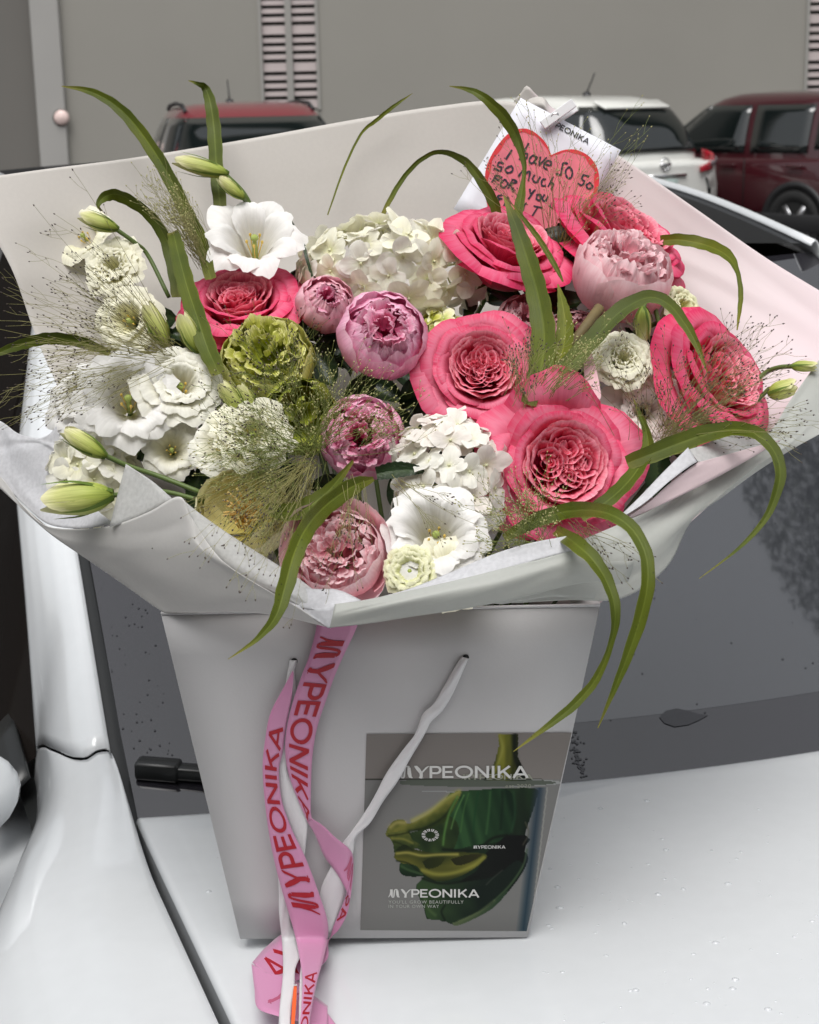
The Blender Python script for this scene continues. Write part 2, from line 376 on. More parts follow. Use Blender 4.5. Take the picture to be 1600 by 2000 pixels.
def suv(name, label, loc, yaw, paint, group, roof_black=False, h=1.0, emblem=False, antenna=None, rails=False):
    root = empty(name, loc, yaw); tag(root, label, 'car', group)
    S = [(-2.28, .70, .5, .84), (-2.25, .82, .42, .96), (-2.1, .89, .36, 1.01), (-1.6, .915, .3, 1.03), (-.6, .92, .26, 1.03), (.4, .92, .26, 1.02), (1.0, .915, .28, 1.01), (1.5, .90, .3, .99), (1.95, .86, .34, .93), (2.15, .78, .40, .85), (2.27, .62, .46, .74), (2.29, .5, .5, .7)]
    ring = []
    for (x, wd, zb, zt) in S:
        half = [(wd * .86, zb), (wd * .97, zb + .07), (wd, zb + .22), (wd * 1.0, zb + (zt - zb) * .62), (wd * .965, zt - .10), (wd * .93, zt - .02), (wd * .8, zt + .012), (wd * .4, zt + .03)]
        r = [(x, y, z) for y, z in half] + [(x, -y, z) for y, z in half[::-1]]
        ring.append(r)
    n = len(ring[0]); b = MB(); vs = [p for r in ring for p in r]
    fs = [(i * n + k, i * n + (k + 1) % n, (i + 1) * n + (k + 1) % n, (i + 1) * n + k) for i in range(len(S) - 1) for k in range(n)]
    fs += [tuple(range(n)), tuple((len(S) - 1) * n + k for k in range(n))[::-1]]
    b.add(vs, fs)
    body = b.build('body', paint, root, local=True)
    c = MB(); NR = 40
    def cab(u, v):
        k = v * (len(LEV) - 1); i = min(int(k), len(LEV) - 2); f = k - i; A, B = LEV[i], LEV[i + 1]
        z, x0, x1, wd = [A[j] + (B[j] - A[j]) * f for j in range(4)]
        a = 2 * math.pi * u; e = .36; cx, sx = math.cos(a), math.sin(a)
        return ((x0 + x1) / 2 + (x1 - x0) / 2 * math.copysign(abs(cx) ** e, cx), wd * math.copysign(abs(sx) ** e, sx), z)
    c.grid(cab, NR, 12, closed_u=True)
    topk = len(c.v); c.add([cab(k / NR, 1) for k in range(NR)], [tuple(range(NR))])
    c.build('cabin', paint, root, local=True)
    def side_win(nm, xa0, xa1, xb0, xb1, z0, z1, sgn):
        q = MB()
        def fn(u, v):
            z = z0 + (z1 - z0) * v; x = (xa0 + (xb0 - xa0) * v) * (1 - u) + (xa1 + (xb1 - xa1) * v) * u
            return (x, sgn * (lev(z)[2] * cabx((x - (lev(z)[0] + lev(z)[1]) / 2) / ((lev(z)[1] - lev(z)[0]) / 2)) + .008), z)
        q.grid(fn, 6, 6); o = q.build(nm, CM['glass'], root, local=True, solid=.008); return o
    for sgn in (1, -1):
        side_win('side_window', -.62, .62, -.58, .06, 1.06, 1.54, sgn)
        side_win('side_window', -1.45, -.70, -1.42, -.66, 1.06, 1.54, sgn)
        side_win('side_window', -1.95, -1.53, -1.78, -1.5, 1.10, 1.53, sgn)
        q = MB(); q.box((.62, sgn * .98, 1.08), (.09, .11, .075)); o = q.build('mirror', paint, root, local=True, bevel=.03)
        q = MB(); q.box((-.45, sgn * .925, .93), (.1, .015, .014)); q.box((-1.35, sgn * .925, .93), (.1, .015, .014)); q.build('door_handle', paint, root, local=True, bevel=.006)
        # lower dark cladding
        q = MB(); q.box((0, sgn * .915, .36), (2.0, .02, .09)); q.build('sill_cladding', CM['black'], root, local=True, bevel=.01)
        for x in (-.68, .72):
            q = MB(); q.box((x, sgn * .921, .72), (.005, .003, .28)); q.build('door_seam', CM['under'], root, local=True)
        # lamps
        q = MB(); q.grid(lambda u, v: (-2.315 + .36 * u ** 1.8, sgn * (.50 + .405 * min(1, u * 1.3) ** .8), .89 + .17 * v * (.35 + .65 * u) + .05 * u), 8, 4)
        tl = q.build('tail_light', CM['red'], root, local=True, solid=.03)
        q = MB(); q.grid(lambda u, v: (-2.298 + .16 * u ** 1.8, sgn * (.66 + .20 * min(1, u * 1.3) ** .8), .945 + .05 * v + .05 * u), 6, 2); q.build('clear_lens', CM['lens'], tl, local=True, solid=.012)
        q = MB(); q.grid(lambda u, v: (2.27 - .45 * u, sgn * (.58 + .30 * u), .74 + .14 * v + .03 * u), 6, 3); q.build('headlight', CM['lamp'], root, local=True, solid=.03)
    def endwin(z, q, end):
        x0, x1, wd = lev(z); xc, hl = (x0 + x1) / 2, (x1 - x0) / 2
        return (xc + end * (hl * cabx(q) + .012), q * wd, z)
    q = MB(); q.grid(lambda u, v: endwin(1.04 + .50 * v, (2 * u - 1) * .93, 1), 24, 8); q.build('windshield', CM['glass'], root, local=True, solid=.006)
    q = MB(); q.grid(lambda u, v: endwin(1.10 + .46 * v - .05 * (2 * u - 1) ** 4 * (1 - v), (2 * u - 1) * (.95 - .04 * v), -1), 24, 8); q.build('rear_window', CM['glass'], root, local=True, solid=.006)
    q = MB(); q.box((-1.82, 0, 1.572), (.10, .46, .018), Matrix.Rotation(math.radians(22), 3, 'Y').inverted()); q.build('spoiler', paint, root, local=True, bevel=.02)
    q = MB(); q.grid(lambda u, v: (-2.305 + .05 * (2 * u - 1) ** 4 + .02 * v, (2 * u - 1) * .80, .48 + .52 * v), 16, 10); q.build('tailgate', paint, root, local=True, solid=.01)
    q = MB(); q.box((-2.24, 0, .40), (.05, .76, .09)); q.box((2.25, 0, .42), (.05, .66, .08)); q.build('bumper', CM['black'], root, local=True, bevel=.03)
    q = MB(); q.box((-2.315, 0, .76), (.006, .17, .075)); q.build('number_plate', CM['plate'], root, local=True, bevel=.004)
    q = MB(); q.box((-2.305, 0, .872), (.012, .30, .012)); q.build('tailgate_trim', CM['chrome'] if emblem else paint, root, local=True)
    if emblem:
        e = MB(); mt = Matrix.Translation((-2.30, 0, .985)) @ Matrix.Rotation(math.pi / 2, 4, 'Y')
        pts = [mt @ Vector((.058 * math.cos(a), .058 * math.sin(a), 0)) for a in [2 * math.pi * k / 20 for k in range(21)]]
        e.tube(pts, .01, 6); e.box((-2.305, 0, .985), (.008, .075, .011)); e.build('emblem', CM['chrome'], root, local=True)
    if antenna:
        q = MB(); q.lathe([(.05, 0), (.035, .03), (.012, .04)], 10, 'z', Matrix.Translation((antenna[0], antenna[1], 1.675))); q.tube([(antenna[0], antenna[1], 1.70), (antenna[0] - .12, antenna[1], 1.90)], [.009, .006], 6); q.build('antenna', CM['black'], root, local=True)
    if rails:
        for sgn in (1, -1):
            q = MB(); q.tube([(x, sgn * .60, z) for x, z in ((-1.75, 1.62), (-1.6, 1.655), (-.9, 1.675), (-.3, 1.655), (-.05, 1.60))], .02, 6); q.build('roof_rail', CM['black'], root, local=True)
    for (x, sgn) in ((1.38, 1), (1.38, -1), (-1.36, 1), (-1.36, -1)):
        mt = Matrix.Translation((x, sgn * .80, .35)) @ (Matrix.Identity(4) if sgn > 0 else Matrix.Rotation(math.pi, 4, 'Z'))
        t = MB(); t.lathe([(.22, -.1), (.32, -.11), (.35, -.07), (.35, .09), (.33, .13), (.235, .125), (.22, .10)], 28, 'y', mt)
        wh = t.build('wheel', CM['tyre'], root, local=True)
        r = MB(); r.lathe([(.0, .09), (.05, .10), (.06, .06), (.2, .05), (.225, .11), (.235, .12)], 24, 'y', mt)
        for k in range(5):
            a = 2 * math.pi * k / 5 + .3; rot = Matrix.Rotation(a, 3, 'Y')
            cpos = mt @ (rot @ Vector((.125, .105, 0)))
            r.box(cpos, (.1, .014, .03), (mt.to_3x3() @ rot))
        r.build('rim', CM['rim'], wh, local=True)
        dk = MB(); dk.lathe([(.0, .0), (.2, .0)], 20, 'y', mt @ Matrix.Translation((0, .045, 0))); dk.build('brake_disc', CM['under'], wh, local=True)
        ar = MB(); ar.lathe([(.36, .02), (.36, .125), (.43, .128), (.44, .02)], 20, 'y', mt, arc=(-.15, math.pi + .15)); ar.build('wheel_arch', CM['black'], root, local=True)
        hole = MB(); hole.lathe([(.0, .118), (.37, .118)], 24, 'y', mt, arc=(-.3, math.pi + .3)); hole.build('arch_void', CM['under'], root, local=True)
    return root
GR = 'cars parked along the grey wall'
white = pbr('white_car_paint', (.74, .74, .70), .3, coat=1)
dred = pbr('red_car_paint', (.20, .012, .024), .3, coat=1, metal=.2)
maroon = pbr('maroon_car_paint', (.05, .006, .010), .3, coat=1, metal=.2)
def gz(px, Y): return PY(px, 400, Y).x
def head(a): return math.radians(90 + a)
# white: tail towards us
Y0 = 16.8; rear = Vector((gz(1297, Y0), Y0, 0)); a = math.radians(37); fwd = Vector((-math.sin(a), math.cos(a), 0))
suv('parked_suv', 'white car seen from behind, dark rear window and red wedge tail light', rear + fwd * 2.29, math.atan2(fwd.y, fwd.x), white, GR, emblem=True, antenna=(-1.15, .0))
# maroon: rear quarter at the right edge
Yw = 17.0; a = math.radians(37); fwd = Vector((-math.sin(a), math.cos(a), 0)); side = Vector((-fwd.y, fwd.x, 0))
wheel = Vector((gz(1553, Yw), Yw, 0))
suv('parked_suv', 'dark maroon car with silver alloy wheel beside the white car', wheel - side * .9 + fwd * 1.36, math.atan2(fwd.y, fwd.x), maroon, GR)
# red: nose towards us
Yr = 15.6; a = math.radians(13); fwd = Vector((math.sin(a), -math.cos(a), 0)); mid = Vector((gz(500, Yr), Yr, 0))
suv('parked_suv', 'red car facing the camera, its windscreen rising behind the white wrapping paper', mid - fwd * .1, math.atan2(fwd.y, fwd.x), dred, GR, rails=True, antenna=(-1.5, 0))

# ================================================================== THE WHITE CAR UNDER THE BOUQUET
CY = math.radians(19.5)
CL = Vector((math.cos(CY), math.sin(CY), 0)); CB = Vector((-math.sin(CY), math.cos(CY), 0)); CO = Vector((.427, 1.555, 0))
def cw(a, s, z): return CO + CL * a + CB * s + Vector((0, 0, z))
PM = pbr('pearl_white_paint', (.655, .675, .69), .35, coat=1, coat_rough=.02, var=.012, vscale=60)
GM = pbr('windscreen_glass', (.034, .036, .041), .035, spec=.5, ior=2.35)
FM = pbr('windscreen_border', (.020, .019, .023), .02, spec=.5, ior=2.05)
RG = pbr('black_roof_glass', (.012, .013, .015), .3, spec=0.0, coat=.20)
SG = pbr('side_glass', (.012, .010, .009), .3, spec=0.0, coat=.10)
BT = pbr('black_trim', (.012, .013, .013), .35)
car = empty('white_car', cw(0, .6, 0)); tag(car, 'white car with dark windscreen, carrying the bag on its bonnet', 'car')
def sedge(a): return -.025 + .13 * (a / .70) ** 2
def hz(a, s):                       # bonnet height
    d = max(0, -s - .35)
    return 1.0 - .012 * max(0, abs(a) - .45) / .25 - .03 * d - .10 * max(0, -s - .9) ** 2
HW = .695
h = MB()
def hood(u, v):
    a = -HW + 2 * HW * u; s0 = sedge(a); s = s0 + (-1.25 - s0) * v ** 1.3
    e = min(u, 1 - u) * 2 * HW; z = hz(a, s)
    r = .006
    dd = min(e, (s0 - s) * 1.0)
    if dd < r: z -= r * (1 - math.sqrt(max(0, 1 - (1 - dd / r) ** 2)))
    return cw(a, s, z)
us = sorted(set([0, .001, .0025, .005, 1, .999, .9975, .995] + [i / 40 for i in range(1, 40)])); vsn = sorted(set([0, .004, .01, .02] + [i / 24 for i in range(1, 25)]))
def gridlist(mb, fn, U_, V_):
    vs = [fn(u, v) for v in V_ for u in U_]; w = len(U_)
    mb.add(vs, [(j * w + i, j * w + i + 1, (j + 1) * w + i + 1, (j + 1) * w + i) for j in range(len(V_) - 1) for i in range(w - 1)], [(u, v) for v in V_ for u in U_])
gridlist(h, hood, us, vsn)
h.build('bonnet', PM, car, solid=.0)
hs = MB()                            # folded-down edge of the bonnet and the dark gutters
def edge_strip(mb, line, dz):
    vs = []; 
    for p in line: vs += [p, p + Vector((0, 0, -dz))]
    mb.add(vs, [(2 * i, 2 * i + 1, 2 * i + 3, 2 * i + 2) for i in range(len(line) - 1)])
for sg in (-1, 1):
    edge_strip(hs, [hood(0 if sg < 0 else 1, v) for v in vsn], .03)
edge_strip(hs, [hood(u, 0) for u in us], .03)
hs.build('bonnet_edge', PM, car)
gt = MB(); gt.grid(lambda u, v: cw(-HW - .03 + .05 * u, .12 - 1.4 * v, hz(.7, .12 - 1.4 * v) - .035), 2, 20); gt.grid(lambda u, v: cw(HW + .03 - .05 * u, .12 - 1.4 * v, hz(.7, .12 - 1.4 * v) - .035), 2, 20)
gt.grid(lambda u, v: cw(-.7 + 1.4 * u, sedge(-.7 + 1.4 * u) - .05 + .09 * v, .955), 30, 2); gt.build('gutter', BT, car)
def wz(t): return .965 + .52 * t - .03 * t * t
def wsa(t): return .693 - .06 * min(t, .55) - .20 * max(0, t - .55)         # half width of the windscreen up the pillar
WT = .86
def wsurf(a01, t, dz=0):
    a = wsa(t) * a01; s = sedge(a) + t; n = Vector((0, 0, 1)) * dz
    return cw(a, s, wz(t)) + n
m = MB(); m.grid(lambda u, v: wsurf(2 * u - 1, -.03 + (WT + .03) * v), 40, 30); m.build('windscreen', FM, car)
# the clear pane inside the black border, with rounded corners
def pane(u, v):
    x, y = 2 * u - 1, 2 * v - 1; k = 5.0
    r = (abs(x) ** k + abs(y) ** k) ** (1 / k); mx = max(abs(x), abs(y), 1e-6); f = mx / r if r > 0 else 1
    x, y = x * f, y * f
    t = .10 + (WT - .16) * (y + 1) / 2
    return wsurf(x * .895, t, .0002)
m = MB(); m.grid(pane, 40, 30); m.build('clear_pane', GM, car)
def rz(s): return 1.405 + .16 * (s - WT) - .062 * (s - WT) ** 2
def rhw(s): return .53 + .03 * min(1, (s - WT) / .4)
def roof(u, v, off=0):
    x = 2 * u - 1; s = WT + 1.75 * v; a = rhw(s) * x; zz = rz(s) + .02 * (1 - x * x)
    return cw(a, s + sedge(a) * (1 - v) , zz)
m = MB(); m.grid(roof, 24, 30); m.build('roof_panel', RG, car)
for sg in (-1, 1):
    m = MB()                          # roof side rail and pillar, white
    def rail(u, v):
        s = WT - .02 + 1.9 * v; a0 = rhw(max(s, WT)); b = math.pi * .62 * u - .25
        return cw(sg * (a0 + .004 + .014 * (1 - math.cos(b + .25)) + .004 * u), s + sedge(a0) * (1 - v), rz(s) + .010 * math.sin(min(b + .25, 1.57)) - .10 * max(0, u - .5) ** 1.5)
    m.grid(rail, 10, 24); m.build('roof_rail', PM, car, solid=.003)
    m = MB()                          # windscreen pillar
    prof = [(0.013, -.012), (.0125, .001), (.016, .004), (.024, .005), (.037, .001), (.050, -.008), (.060, -.019), (.066, -.031), (.067, -.045)]
    def t0_(x): return .10 + .195 * max(0, (x - .42) / .58) ** 2.0
    def pil(u, v):
        k = u * (len(prof) - 1); i = min(int(k), len(prof) - 2); f = k - i
        o = prof[i][0] + (prof[i + 1][0] - prof[i][0]) * f; dz = prof[i][1] + (prof[i + 1][1] - prof[i][1]) * f
        x = min(1, o / .067); t = t0_(x) + (WT + .02 - t0_(x)) * v; a = wsa(t)
        return cw(sg * (a + o * (1.08 - .20 * v) + .010 * x * x * math.exp(-max(0, t - .20) / .10)), sedge(a) + t, wz(t) + dz - .125 * x ** 4 * math.exp(-max(0, t - .29) / .08))
    m.grid(pil, 32, 40); m.build('windscreen_pillar', PM, car, solid=.002)
    m = MB(); m.grid(lambda u, v: cw(sg * (wsa(-.02 + (WT + .02) * v) - .002 + .017 * u), sedge(.69) - .02 + (WT + .02) * v, wz(-.02 + (WT + .02) * v) + .0025 - .006 * abs(u - .4)), 3, 30); m.build('windscreen_seal', BT, car)
    m = MB()                          # wing
    wp = [(.0, -.02), (.0, -.003), (.003, .0), (.02, .001), (.038, -.006), (.052, -.017), (.062, -.032), (.072, -.052), (.085, -.095), (.095, -.16), (.10, -.30)]
    def prof_at(P_, o):
        for (o0, d0), (o1, d1) in zip(P_, P_[1:]):
            if o <= o1: return d0 + (d1 - d0) * ((o - o0) / max(1e-6, o1 - o0))
        return P_[-1][1]
    def wing(u, v):
        k = u * (len(wp) - 1); i = min(int(k), len(wp) - 2); f = k - i
        o = wp[i][0] + (wp[i + 1][0] - wp[i][0]) * f; dz = wp[i][1] + (wp[i + 1][1] - wp[i][1]) * f
        x = min(1, o / .067); t0 = t0_(x); oc = min(o, .067)
        ap = wsa(t0) + max(.012, oc) * 1.08 + .010 * x * x * math.exp(-max(0, t0 - .20) / .10) + max(0, o - .067) * .5; s0 = sedge(wsa(t0)) + t0 - .005
        zp = wz(t0) + prof_at(prof[1:], max(.0125, oc)) - .125 * x ** 4 * math.exp(-max(0, t0 - .29) / .08) + (dz - prof_at(wp[2:], .067) if o > .067 else 0) + (dz if o < .002 else 0) - .0015
        s = s0 - (1.30 + s0) * v ** 1.35
        fl = min(1, max(0, (.30 - s) / .42)); fl = fl * fl * (3 - 2 * fl)
        crease = .0035 * math.exp(-((o - .030) / .008) ** 2) * fl
        zo = hz(.7, min(s, .1)) + dz * (1 - .30 * fl) + crease; ao = HW + .010 + o * (1 + 1.05 * fl)
        w_ = min(1, max(0, (s - (s0 - .24)) / .24)); w_ = w_ * w_ * (3 - 2 * w_)
        return cw(sg * (ao + (ap - ao) * w_), s, zo + (zp - zo) * w_)
    m.grid(wing, 44, 50); m.build('wing', PM, car, solid=.002)
    m = MB()                          # dark slot behind the seams
    m.grid(lambda u, v: cw(sg * (.690 + .085 * u), .16 + .26 * v * (.3 + .7 * u), .965 - .05 * u), 6, 6); m.build('seam_gap', BT, car)
    m = MB()                          # door body below the glass
    m.grid(lambda u, v: cw(sg * (.79 + .09 * math.sin(math.pi * .5 * u)), .42 + 1.6 * v, .925 - .30 * u), 6, 10); m.build('door', PM, car)
    m = MB()                          # side glass
    def sgl(u, v):
        t = .29 + (WT - .29) * min(1, v / .45)
        if v < .45:
            e_ = math.exp(-max(0, t - .29) / .08); a1 = wsa(t) + .066 * (1.08 - .20 * (t - .1) / .75) + .010 * e_; s = sedge(wsa(t)) + t; z1 = wz(t) - .040 - .125 * e_
        else:
            s = sedge(.55) + WT + 1.3 * (v - .45); a1 = .60; z1 = rz(s) - .05
        return cw(sg * (a1 + (.80 - a1) * u), s, z1 + (.92 - z1) * u)
    m.grid(sgl, 10, 30); m.build('side_window', SG, car)
    m = MB()                          # door mirror
    p_ = PZ(-112, 1562, .985); r_ = p_ - CO; ms_ = r_.dot(CB); mc = cw(sg * abs(r_.dot(CL)), ms_, .985)
    m.lathe([(0, -.035), (.03, -.032), (.048, -.015), (.052, .01), (.048, .03), (0, .034)], 24, 'y', Matrix.Translation(mc) @ Matrix.Rotation(CY, 4, 'Z') @ Matrix.Diagonal((1.45, .8, 1.0, 1)))
    mo = m.build('door_mirror', PM, car)
    q = MB(); q.grid(lambda u, v: cw(sg * (.768 + .06 * u), .33 + .12 * v, .95 + .03 * v - .05 * u), 4, 4); q.build('mirror_base', BT, mo, solid=.006)

# lower body so that the car stands on the ground from any side
lb = MB()
def shell(u, v):
    s = -1.3 + 4.4 * v; a = -.86 + 1.72 * u
    return cw(a, s, .62)
lb.box(cw(0, .85, .60), (.84, 2.05, .26), Matrix.Rotation(CY, 3, 'Z')); lb.build('lower_body', PM, car, bevel=.06)
lb = MB(); lb.box(cw(0, 1.35, .93), (.70, .95, .07), Matrix.Rotation(CY, 3, 'Z')); lb.build('cabin_floor', BT, car)
for (a_, s_) in ((-.78, -.45), (.78, -.45), (-.78, 2.2), (.78, 2.2)):
    mt = Matrix.Translation(cw(a_, s_, .33)) @ Matrix.Rotation(CY + (math.pi / 2 * 0), 4, 'Z') @ Matrix.Rotation(math.pi / 2, 4, 'Z')
    t = MB(); t.lathe([(.2, -.1), (.31, -.11), (.33, -.07), (.33, .07), (.31, .11), (.2, .1)], 24, 'y', mt); wo_ = t.build('wheel', CM['tyre'], car)
    t = MB(); t.lathe([(0, -.08), (.2, -.08)], 20, 'y', mt); t.lathe([(0, .08), (.2, .08)], 20, 'y', mt); t.build('rim', CM['rim'], wo_)
# wipers: bodies rest on the glass just above the bonnet's edge
def wiper(p0, p1, cap=True):
    q = MB(); d = (p1 - p0).normalized(); up = Vector((0, 0, 1)); sd = d.cross(up).normalized()
    for k, (h0, hh, w_) in enumerate(((.010, .0065, .009), (.002, .003, .003))):
        mid_ = (p0 + p1) / 2 + Vector((0, 0, h0)); L_ = (p1 - p0).length / 2
        rot = Matrix((d, sd, d.cross(sd) * -1)).transposed()
        q.box(mid_, (L_, w_, hh), rot)
    o = q.build('wiper', BT, car, bevel=.003)
    if not cap: return
    q = MB(); q.box(p0 + d * .018 + Vector((0, 0, .0105)), (.022, .011, .0095), rot); q.build('wiper_cap', BT, o, bevel=.004)
wiper(PZ(276, 1519, .9985), PZ(470, 1534, .994))
wiper(PZ(1470, 1500, .962), PZ(1740, 1418, .978), False)
# rain spots and dried drops on the glass, beads of water on the bonnet
rnd = random.Random(5)
def on_glass(px, py):
    d = ray(px, py); best = None
    lo, hi = 1.3, 3.0
    for k in range(40):
        mid = (lo + hi) / 2; p = CAM + d * (mid / d.y); r = p - CO; a = r.dot(CL); s = r.dot(CB); t = s - sedge(a)
        if p.z > wz(max(-.1, t)): lo = mid
        else: hi = mid
    return p
sp = MB()
def spot(mb, px, py, r, asp=1.0, n=9, lift=.0008):
    c = on_glass(px, py); tx = CL; ty = (CB + Vector((0, 0, .5))).normalized()
    mb.add([c + Vector((0, 0, lift)) + (tx * math.cos(2 * math.pi * k / n) * asp + ty * math.sin(2 * math.pi * k / n)) * r * (1 + .25 * math.sin(k * 2.3 + px)) for k in range(n)], [tuple(range(n))])
for k in range(60): spot(sp, *(lambda y_: (178 + (y_ - 1080) * .17 + 95 * rnd.random(), y_))(rnd.uniform(1080, 1480)), rnd.uniform(.0004, .0013))
for k in range(70):
    f = rnd.random(); spot(sp, 1118 + 22 * f + rnd.gauss(0, 7) * (1 - f * .3), 1425 + 95 * f, rnd.uniform(.0006, .002))
for k in range(26): spot(sp, rnd.uniform(1180, 1600), rnd.uniform(1010, 1440), rnd.uniform(.0005, .0014))
pts = [(1288, 1402), (1300, 1390), (1322, 1385), (1345, 1390), (1366, 1396), (1384, 1398), (1366, 1408), (1345, 1417), (1318, 1421), (1298, 1414)]
sp.add([on_glass(*p) + Vector((0, 0, .0009)) for p in pts], [tuple(range(len(pts)))])
spm = sp.build('rain_spots', pbr('wet_spot', (.024, .024, .028), .06, ior=1.68)); tag(spm, 'dried rain spots and a dark drip mark on the windscreen glass', 'rain spots', kind='stuff')
dr = MB()
for k in range(130):
    px, py = rnd.uniform(1060, 1600), rnd.uniform(1560, 2000)
    if k > 110: px, py = rnd.uniform(0, 440), rnd.uniform(1600, 2000)
    p = PZ(px, py, 1.0); r = p - CO; a = r.dot(CL); s = r.dot(CB)
    if abs(a) > .68 or s > sedge(a) - .02: continue
    rr = rnd.choice((.0007, .0009, .0011, .0016, .0024)); c = cw(a, s, hz(a, s) - .0002)
    el = rnd.uniform(.8, 1.5)
    dr.lathe([(rr, 0), (rr * .9, rr * .25), (rr * .55, rr * .5), (.00001, rr * .6)], 8, 'z', Matrix.Translation(c) @ Matrix.Diagonal((el, 1, 1, 1)))
tag(dr.build('water_drops', pbr('water_on_paint', (.60, .62, .64), .12, coat=.6, spec=.5)), 'small beads of rain water scattered over the white bonnet', 'water drops', kind='stuff')
# ================================================================== GIFT BAG
BW = pbr('white_card', (.515, .508, .51), .55, bump=.05, bscale=500)
INK_W = pbr('pale_print', (.62, .62, .60), .6); INK_F = pbr('faded_print', (.27, .28, .22), .6); INK_R = pbr('crimson_print', (.36, .004, .014), .55); INK_RB = pbr('show_through_print', (.42, .09, .17), .55); INK_K = pbr('black_print', (.02, .02, .022), .7)
ba, bb = PZ(470, 1833, 1.0015), PZ(1030, 1830, 1.0015); ta, tb = PY(315, 1196, 1.118), PY(1172, 1179, 1.118)
bn = (bb - ba).cross(((ta + tb) / 2 - (ba + bb) / 2)).normalized()
if bn.y > 0: bn = -bn
def onbag(px, py, off=0): return PPL(px, py, ba + bn * off, bn)
tb = onbag(1172, 1179); ta = onbag(315, 1196)
bag = empty('gift_bag', (ba + bb) / 2); tag(bag, 'tapered white card gift bag standing on the bonnet with a green photo print', 'gift bag')
ba2, bb2 = ba + Vector((-.0, .15, 0)), bb + Vector((.0, .15, 0)); ta2, tb2 = ta + Vector((0, .20, 0)), tb + Vector((0, .20, 0))
def quad(name, a, b, c, d, mat, parent, solid=.0008, n=8):
    q = MB(); q.grid(lambda u, v: (a.lerp(b, u)).lerp(d.lerp(c, u), v), n, n); return q.build(name, mat, parent, solid=solid)
quad('front_panel', ba, bb, tb, ta, BW, bag); quad('back_panel', ba2, bb2, tb2, ta2, BW, bag)
quad('side_panel', ba, ba2, ta2, ta, BW, bag); quad('side_panel', bb, bb2, tb2, tb, BW, bag); quad('base', ba, bb, bb2, ba2, BW, bag)
# folded top hem, seen as a thin shadowed line
q = MB(); q.grid(lambda u, v: ta.lerp(tb, u) + bn * (.0012 - .0006 * v) + (ba.lerp(bb, u) - ta.lerp(tb, u)).normalized() * .0016 * v, 8, 1); q.build('top_hem', BW, bag, solid=.0008)

# ------------------------------------------------------------------ lettering (stroke letters, width-varying)
def arc_(cx, cy, rx, ry, a0, a1, n=14): return [(cx + rx * math.cos(math.radians(a0 + (a1 - a0) * k / n)), cy + ry * math.sin(math.radians(a0 + (a1 - a0) * k / n))) for k in range(n + 1)]
SW = .17
G = {
 'M': (1.12, [([(.02, .02), (.16, .3), (.27, .98)], [.06, .10, .06]), ([(.29, .98), (.31, .5), (.35, .12)], [.25, .24, .16]), ([(.35, .12), (.40, .03), (.48, .03), (.53, .12)], [.13, .12, .12, .12]), ([(.53, .12), (.56, .6), (.60, .88)], [.12, .12, .12]), ([(.60, .88), (.66, .97), (.76, .97), (.83, .86)], [.12, .12, .13, .18]), ([(.83, .86), (.86, .4), (.92, .1), (1.06, .02)], [.21, .25, .20, .07])]),
 'Y': (.92, [([(.0, .98), (.1, .95), (.24, .74), (.42, .42)], [.06, .20, .25, .21]), ([(.92, .98), (.78, .86), (.46, .42)], [.06, .12, .11]), ([(.44, .46), (.44, .12), (.36, .0)], [.20, .20, .2]), ([(.30, .015), (.58, .015)], [.04, .04])]),
 'P': (.76, [([(.08, 0), (.08, 1)], SW), ([(.08, .915), (.42, .915)] + arc_(.44, .66, .24, .255, 90, -90) + [(.08, .405)], SW)]),
 'E': (.74, [([(.08, 0), (.08, 1)], SW), ([(.08, .915), (.68, .915)], SW), ([(.08, .5), (.62, .5)], SW), ([(.08, .085), (.70, .085)], SW)]),
 'O': (1.22, [(arc_(.58, .5, .5, .44, 0, 360, 28), SW)]),
 'N': (1.0, [([(.08, 0), (.08, 1)], SW), ([(.10, .93), (.80, .07)], SW), ([(.82, 0), (.82, 1)], SW)]),
 'I': (.34, [([(.10, 0), (.10, 1)], SW)]),
 'K': (.92, [([(.08, 0), (.08, 1)], SW), ([(.76, .97), (.10, .36)], SW), ([(.34, .58), (.80, .02)], SW)]),
 'A': (1.0, [([(.04, 0), (.47, .96)], SW), ([(.47, .96), (.92, 0)], SW), ([(.2, .29), (.76, .29)], SW * .9)]),
}
def text_quads(s, track=.06):
    out = []; x = 0
    for ch in s:
        if ch == ' ': x += .45; continue
        w_, strokes = G[ch]
        for pts, wd in strokes:
            P_ = np.array(pts, float) + np.array([x, 0]); n = len(P_)
            if not hasattr(wd, '__len__'): wd = [wd] * n
            # subdivide long straight strokes so that they bend with the ribbon
            Q = []; W = []
            for i in range(n - 1):
                L_ = np.linalg.norm(P_[i + 1] - P_[i]); k = max(1, int(L_ / .14))
                for j in range(k): Q.append(P_[i] + (P_[i + 1] - P_[i]) * j / k); W.append(wd[i] + (wd[i + 1] - wd[i]) * j / k)
            Q.append(P_[-1]); W.append(wd[-1]); Q = np.array(Q); m_ = len(Q); Ls = []; Rs = []
            for i in range(m_):
                t = Q[min(i + 1, m_ - 1)] - Q[max(i - 1, 0)]; t = t / (np.linalg.norm(t) + 1e-9); nn = np.array([-t[1], t[0]]) * W[i] / 2
                Ls.append(Q[i] + nn); Rs.append(Q[i] - nn)
            out.append((Ls, Rs))
        x += w_ + track
    return out, x - track
